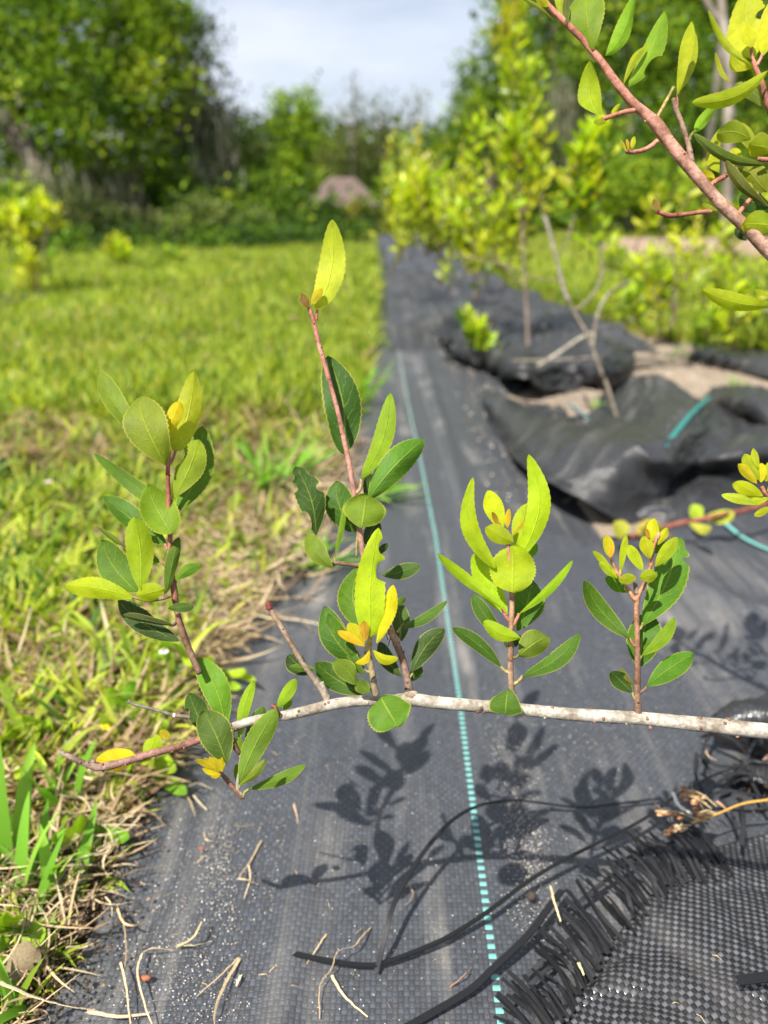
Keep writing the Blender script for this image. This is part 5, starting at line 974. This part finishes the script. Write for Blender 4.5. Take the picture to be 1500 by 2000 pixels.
sapling(1310, 640, 'loose sapling spreading thin leafy twigs in front of the right hand lawn', [B(1280, 400, 1.9, 34, 36, 1.2), B(1345, 365, 1.9, 22, 28, .8), B(1310, 430, 1.9, 30, 14, .6), B(1260, 520, 1.9, 70, 40, .45), B(1380, 480, 1.9, 70, 50, .45), B(1420, 560, 1.9, 70, 60, .45), B(1320, 560, 1.9, 60, 30, .4), B(1450, 440, 1.9, 40, 40, .5), B(1180, 500, 1.9, 30, 40, .3), B(1240, 590, 1.9, 60, 30, .3)],
  [([(1310, 645, 4), (1320, 580, 4), (1315, 500, 3), (1285, 420, 3)], 1.9, SD), ([(1318, 560, 3), (1370, 510, 3), (1420, 460, 2)], 1.9, SD), ([(1315, 600, 3), (1240, 560, 2.5), (1180, 520, 2)], 1.9, SD), ([(1320, 600, 3), (1390, 580, 2.5), (1460, 540, 2)], 1.9, SD)], nc=75, per=8, L=.036, W=.017, cs=.022, shell=0)
# second row, far left
sapling(60, 590, 'leggy young sapling with bright yellow leaves at the left edge of the lawn', [B(40, 430, 3.6, 46, 36, 1.4), B(90, 430, 3.6, 26, 36, .9), B(70, 395, 3.6, 14, 22, .6), B(60, 520, 3.6, 50, 40, .5), B(15, 470, 3.6, 20, 40, .4), B(5, 520, 3.6, 20, 40, .4)], [([(76, 595, 4), (66, 520, 4), (60, 430, 3)], 3.6, SD), ([(76, 592, 4), (80, 520, 3), (92, 440, 2)], 3.6, SD)], nc=70, per=9, L=.05, W=.024, cs=.03, wts=(4, 2, 5, 1, .5))
sapling(238, 528, 'small round yellow green sapling on the left lawn before the trees', [B(238, 495, 5, 32, 18, 1), B(225, 480, 5, 12, 16, .4)], [([(240, 528, 2), (238, 500, 2)], 5, SD)], nc=30, per=9, L=.05, W=.025, cs=.035, wts=(4, 3, 2, 1, 0))
sapling(335, 520, 'tiny green sapling on the left lawn, right of the round one', [B(335, 506, 5.6, 26, 14, 1)], [([(336, 520, 2), (335, 506, 2)], 5.6, SD)], nc=20, per=9, L=.05, W=.025, cs=.03, wts=(1, 4, 0, 3, 0))
# bright weeds among the right hand grass
for (px, py, l_) in ((1280, 560, 'upright leafy weed on the right behind the rumpled fabric, left one'), (1400, 640, 'upright leafy weed close to the right edge of the fabric'), (1460, 590, 'upright leafy weed at the right frame edge, low in the grass')):
    sapling(px, py+40, l_, [B(px, py, 2.3, 44, 34, 1)], [([(px, py+40, 2), (px, py, 2)], 2.3, SD)], nc=26, per=9, L=.04, W=.018, cs=.03, wts=(1, 4, 0, 3, 0), shell=0)

# ================================================================ TREES AND FAR BACKGROUND
TG = [(.13, .24, .014), (.21, .33, .018), (.04, .09, .010), (.36, .44, .03), (.02, .045, .008)]
TO = [(.11, .14, .035), (.06, .08, .025), (.16, .18, .06), (.035, .05, .018)]
def tree(lab, d, blobs, trunks, nc, per=14, L=.10, W=.06, cs=.16, pal=TG, wts=(4, 3, 3, 1.5, 1.5), moss=None, name='tree', cat='tree', group='trees behind the lawn', base=None, shell=.25):
    px, py = base or (trunks[0][0][0][0], 430); b = P(px, py, d); e = empty(name, (b.x, b.y, 0), lab, cat, group)
    if trunks:
        mb = MB()
        for (pts, c) in trunks:
            q, r = pathd(pts, d, 6); q[0][2] = min(q[0][2], 0); mb.tube(q, r, c, 10, bump=.12)
        mb.build('trunk', M_TRUNK, e)
    crown_leaves([B(x, y, d+dd, rx, ry, w_) for (x, y, dd, rx, ry, w_) in blobs], nc, per, cs, L, W, pal, wts, 'crown', M_TREE, e, up=.1, shell=shell)
    if moss:
        n = moss[1]; C, _ = blobpts([B(x, y, d-.4, rx, ry, 1) for (x, y, rx, ry) in moss[0]], n, .0)
        cols = mixcol(n, [(.24, .24, .17), (.16, .17, .11), (.32, .31, .23)], [1, 1, 1]); Dn = np.tile([[0, 0, -1.0]], (n, 1))+rng.normal(0, .08, (n, 3)); Dn /= np.linalg.norm(Dn, axis=1)[:, None]
        leafcloud(C, Dn, rng.uniform(.25, .9, n), rng.uniform(.02, .06, n), cols, 'hanging_moss', M_TREE, e)
    return e
TK = (.16, .14, .11); TL = (.26, .23, .19)
tree('large leafy tree filling the upper left corner with a grey leaning trunk', 12, [(40, 60, 0, 150, 120, 1), (-60, 200, 0, 150, 150, .8), (120, 200, 0, 120, 120, 1), (60, 320, 1, 130, 70, .7), (-40, -120, 0, 260, 140, .6), (20, 420, 1.5, 110, 50, .5)],
     [([(150, 450, 22), (110, 380, 20), (60, 310, 18), (10, 230, 15), (-40, 120, 12)], TK), ([(60, 310, 9), (50, 230, 8), (20, 130, 6)], TK)], 760, L=.11, W=.07, moss=([(90, 350, 90, 60)], 260))
tree('leafy tree with sunlit green crown left of the mossy tree', 13.5, [(240, 60, 0, 110, 110, 1.1), (210, 190, -.5, 100, 80, 1.1), (300, 160, 0, 80, 90, 1), (250, 290, 0, 110, 70, .9), (330, 20, 0, 60, 70, 1), (200, -120, 0, 200, 130, .6), (200, 380, 1, 110, 50, .5)],
     [([(265, 450, 16), (262, 350, 14), (250, 220, 12), (235, 100, 10), (230, -50, 8)], TK), ([(252, 240, 7), (200, 160, 6), (180, 60, 4)], TK)], 800, L=.11, W=.07, wts=(3, 4, 2, 3, 1), moss=([(190, 360, 100, 70)], 260))
tree('mossy grey green tree at the edge of the sky left of centre', 15, [(370, 120, 0, 50, 90, .8), (400, 190, 0, 42, 60, .8), (360, 260, 0, 80, 60, 1), (430, 300, 0, 60, 60, 1), (350, 350, 0, 90, 60, .9), (330, 30, 1, 60, 50, .6), (455, 240, 0, 34, 40, .5), (405, 80, 0, 34, 40, .35), (440, 170, 0, 24, 34, .3), (480, 280, 0, 30, 36, .5)],
     [([(370, 460, 13), (368, 350, 12), (372, 230, 9), (385, 120, 6)], TK), ([(368, 330, 6), (410, 260, 5), (440, 210, 3)], TK)], 520, L=.10, W=.055, pal=TO+[(.08, .16, .03)], wts=(3, 3, 2, 2, 3), moss=([(370, 200, 70, 90), (400, 320, 90, 70), (440, 240, 30, 60)], 620))
tree('dark tree standing right of the mossy tree', 20, [(470, 340, 0, 50, 70, 1), (505, 300, 0, 34, 60, .8), (520, 380, 0, 60, 50, 1), (500, 245, 0, 16, 36, .3)], [([(500, 455, 9), (500, 350, 7), (500, 230, 3)], TK)], 260, L=.13, W=.08, cs=.2, wts=(2, 1, 4, .3, 3))
tree('bright green round tree left of centre, first of the pair', 27, [(555, 260, 0, 28, 60, 1), (560, 330, 0, 50, 50, 1), (550, 205, 0, 14, 24, .6)], [([(556, 455, 6), (556, 330, 5), (552, 220, 2)], TK)], 190, L=.18, W=.11, cs=.25, wts=(3, 4, 2, 2, .5))
tree('bright green round tree left of centre, second of the pair', 27, [(600, 250, 0, 32, 56, 1), (625, 310, 0, 50, 60, 1), (596, 200, 0, 16, 26, .6), (640, 380, 0, 40, 40, .7)], [([(605, 455, 6), (602, 330, 5), (598, 220, 2)], TK)], 210, L=.18, W=.11, cs=.25, wts=(3, 4, 2, 2, .5))
tree('thin wispy olive tree rising in the centre against the sky', 24, [(695, 210, 0, 24, 50, .7), (690, 160, 0, 10, 26, .25), (690, 290, 0, 60, 60, 1), (660, 330, 0, 50, 50, .8)], [([(690, 455, 6), (690, 330, 5), (694, 230, 3), (690, 150, 1.4)], TK), ([(690, 260, 3), (660, 200, 1.5)], TK)], 200, per=10, L=.13, W=.06, cs=.22, pal=TO, wts=(3, 2, 2, 1))
tree('thin wispy olive tree right of the central one', 24, [(745, 230, 0, 30, 46, .6), (770, 280, 0, 60, 60, 1), (740, 330, 0, 60, 60, .9)], [([(750, 455, 6), (748, 330, 5), (744, 220, 2)], TK)], 200, per=10, L=.13, W=.06, cs=.22, pal=TO, wts=(3, 2, 2, 1))
tree('feathery tree leaning just left of the tall sapling', 24, [(815, 215, 0, 16, 50, .5), (830, 285, 0, 46, 50, .8), (810, 340, 0, 50, 50, .8)], [([(818, 455, 5), (816, 330, 4), (816, 180, 1.6)], TK)], 150, per=10, L=.13, W=.06, cs=.22, pal=TO, wts=(3, 2, 2, 1))
tree('rounded green tree between the tall sapling and the centre', 22, [(880, 285, 0, 50, 60, 1), (860, 360, 0, 60, 60, 1), (920, 300, 0, 40, 60, 1)], [([(880, 455, 7), (880, 330, 5)], TK)], 260, L=.15, W=.09, cs=.22)
tree('tall tree right of the sky with an upright leafy tip', 14, [(915, 150, 0, 22, 50, .7), (935, 230, 0, 50, 70, 1), (985, 120, 0, 50, 100, .9), (1000, 280, 0, 80, 80, 1)], [([(960, 455, 10), (955, 330, 8), (935, 200, 5), (918, 110, 2)], TK)], 420, L=.10, W=.06, cs=.14)
tree('broad tree above the middle of the right side', 15, [(1080, 60, 0, 80, 90, 1), (1050, -60, 0, 110, 80, 1), (1100, 180, 0, 80, 80, 1), (1060, 300, 0, 70, 80, 1)], [([(1090, 455, 12), (1092, 330, 10), (1085, 150, 8), (1075, -20, 6)], TK)], 560, L=.10, W=.06, moss=([(1100, 230, 60, 90)], 700), pal=TG+[(.13, .165, .055)], wts=(4, 2, 3, 1, 1.5, 3))
tree('dense green tree behind the reddish branch', 13, [(1210, 100, 0, 90, 100, 1), (1260, 230, 0, 90, 80, 1), (1180, 0, 0, 100, 70, 1), (1310, 120, 0, 80, 100, .9), (1260, 340, -1, 80, 60, 1)], [([(1230, 455, 12), (1232, 300, 10), (1225, 100, 8), (1220, -40, 6)], TK)], 700, L=.10, W=.06, wts=(4, 3, 3, 1, 2))
tree('tall tree with a pale bare trunk near the right edge', 9.5, [(1380, -60, .5, 140, 60, .8), (1470, 40, 1.2, 110, 80, .8), (1480, 170, 1.2, 80, 80, .7)], [([(1415, 470, 10), (1420, 380, 10), (1422, 250, 10), (1424, 120, 9), (1410, 30, 8), (1405, -80, 7)], TL), ([(1418, 60, 7), (1390, 20, 6), (1365, -30, 5)], TL)], 420, L=.09, W=.05, cs=.12)
tree('dark leafy tree closing the right edge', 14, [(1420, 180, 0, 90, 110, 1), (1500, 280, 0, 90, 90, 1), (1400, 320, 0, 80, 70, 1), (1560, 120, 0, 100, 130, 1), (1480, 390, -1, 90, 50, .8)], [([(1480, 455, 12), (1480, 300, 10), (1485, 100, 8)], TK)], 620, L=.10, W=.06)
def bush(lab, d, blobs, nc, pal=TG, wts=(4, 3, 3, 1.5, 1.5), L=.08, W=.045, cs=.1, per=12, base=None):
    return tree(lab, d, blobs, [], nc, per, L, W, cs, pal, wts, name='bush', cat='bush', group='bushes at the foot of the trees', base=base or (blobs[0][0], 460))
PB = [(.17, .22, .05), (.11, .16, .035), (.24, .28, .08), (.05, .08, .02)]
bush('pale olive bush at the lawn edge left of centre', 9.5, [(395, 440, 0, 60, 44, 1), (430, 465, 0, 50, 26, .7), (360, 460, 0, 40, 24, .5)], 190, PB, (3, 3, 2, 2))
bush('pale rounded bush right of the olive bush', 10.5, [(505, 455, 0, 46, 30, 1), (490, 435, 0, 24, 20, .5)], 120, PB, (3, 3, 3, 1))
bush('grey green shrub hung with moss under the left trees', 9.5, [(180, 440, 0, 70, 50, 1), (110, 400, 1, 60, 50, .7), (270, 450, 0, 60, 34, .7)], 240, TO, (2, 3, 1, 3))
bush('low dark bush on the left behind the bright sapling', 8.5, [(20, 420, 0, 80, 60, 1), (-60, 400, 0, 90, 70, 1)], 220)
bush('small orange tinted bush beside the far house', 20, [(702, 415, 0, 24, 24, 1)], 50, [(.36, .30, .05), (.24, .24, .05)], (1, 1), cs=.12)
bush('green bush line at the far end of the lawn, centre', 14, [(600, 440, 0, 70, 26, 1), (760, 440, 0, 80, 26, 1), (690, 450, -1, 60, 16, .6), (640, 420, 0, 40, 22, .7), (720, 400, 0, 30, 26, .4)], 240, wts=(2, 1, 3, .5, 3), L=.09)
bush('sunlit bush beneath the dense tree on the right', 10, [(1230, 370, 0, 90, 50, 1), (1290, 400, 0, 60, 34, 1), (1140, 390, 0, 50, 44, .8)], 300, wts=(3, 4, 1, 3, .3), L=.08)
bush('dark bush at the foot of the pale trunk', 10.5, [(1380, 400, 0, 70, 30, 1), (1480, 400, 0, 80, 34, 1)], 200, wts=(3, 1, 3, .6, 2))
bush('shaded undergrowth mound left of the tall spire sapling', 12, [(980, 420, 0, 90, 34, 1), (900, 440, 0, 60, 20, .6)], 200, wts=(3, 1, 3, .6, 2))
# far wood as one mass behind everything
fb = []
for k in range(60):
    a = -58+116*k/59; r_ = random.uniform(32, 38); h_ = random.uniform(1.5, 2.3)*(1.0 if -13 < a < 9 else 3.4); fb.append((np.array([math.sin(R(a))*r_, math.cos(R(a))*r_, h_*.8]), (2.6, 2.0, h_), 1))
o = crown_leaves(fb, 4200, 14, .6, .36, .25, TG, (2, .6, 5, .2, 5), 'distant_wood', M_TREE, None, shell=.2, origin=(0, 34, 0)); tag(o, 'dark mass of distant woodland behind the lawn', 'woodland', kind='stuff')
# scrubby understory mass
fb = [(np.array([x, y, .35]), (1.3, .8, random.uniform(.5, 1.0)), 1) for (x, y) in [(-9+k*1.15, 15.5+random.uniform(-1, 1)) for k in range(16)] if not (-1.2 < x < 1.6)]
o = crown_leaves(fb, 900, 14, .25, .14, .08, TG, (3, 1, 4, .3, 4), 'undergrowth', M_TREE, None, shell=.2, origin=(0, 15, 0)); tag(o, 'dark tangled undergrowth under the trees', 'undergrowth', kind='stuff')
fb = []  # dark leaf mounds added to stand for tree shade on the far left lawn
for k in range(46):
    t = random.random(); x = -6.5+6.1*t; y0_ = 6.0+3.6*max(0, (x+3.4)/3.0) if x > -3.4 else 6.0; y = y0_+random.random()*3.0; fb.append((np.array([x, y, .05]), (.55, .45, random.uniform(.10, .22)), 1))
o = crown_leaves(fb, 900, 14, .10, .07, .04, TG, (1.5, .3, 4, .1, 5), 'shade_leaf_band', M_TREE, None, shell=.2, origin=(-3, 8, 0)); tag(o, 'dark low leaves added as tree shade where the left lawn meets the trees', 'painted shade', kind='stuff')
# ---------------------------------------------------------------- far house
hz = empty('house', (P(655, 400, 21).x, P(655, 400, 21).y, 0), 'low house with a pinkish brown roof half hidden behind the central trees', 'house')
hx, hy = hz.location.x, hz.location.y
def boxmesh(name, x0, x1, y0, y1, z0, z1, c, par, mat=M_STRAW):
    V_ = [(x, y, z) for z in (z0, z1) for y in (y0, y1) for x in (x0, x1)]; F_ = [[0, 2, 3, 1], [4, 5, 7, 6], [0, 1, 5, 4], [2, 6, 7, 3], [0, 4, 6, 2], [1, 3, 7, 5]]
    return link_mesh(name, V_, F_, mat, par, col=np.tile(c, (8, 1)), smooth=False)
boxmesh('wall', hx-.9, hx+1.1, hy, hy+2, 0, .48, (.16, .13, .11), hz)
V_ = [(hx-.95, hy-.2, .50), (hx+1.25, hy-.2, .50), (hx+1.25, hy+2.2, .50), (hx-.95, hy+2.2, .50), (hx-.2, hy+1, 1.25), (hx+.5, hy+1, 1.25)]
link_mesh('roof', V_, [[0, 1, 5, 4], [1, 2, 5], [2, 3, 4, 5], [3, 0, 4], [3, 2, 1, 0]], M_STRAW, hz, col=np.tile((.11, .078, .068), (6, 1)), smooth=False)
boxmesh('window', hx+.35, hx+.75, hy-.02, hy+.0, .16, .36, (.40, .38, .35), hz); boxmesh('window', hx-.5, hx-.15, hy-.02, hy+.0, .16, .36, (.30, .30, .32), hz)
# timber edging with sand bed at right
e_ = G(1190, 478); f_ = G(1560, 452)
o = grid_mesh('sand_patch', np.linspace(2.1, 5.2, 60), np.linspace(6.9, 8.4, 40), lambda X, Y: .12+.04*fbm(X, Y, 2, 71)-.2*np.exp(-(np.minimum(np.minimum(X-2.1, 5.2-X), np.minimum(Y-6.9, 8.4-Y))/.12)**2), mat_sand('pale_sand', (.34, .25, .19), (.22, .16, .12)), origin=(4, 7.4, 0)); tag(o, kind='structure')
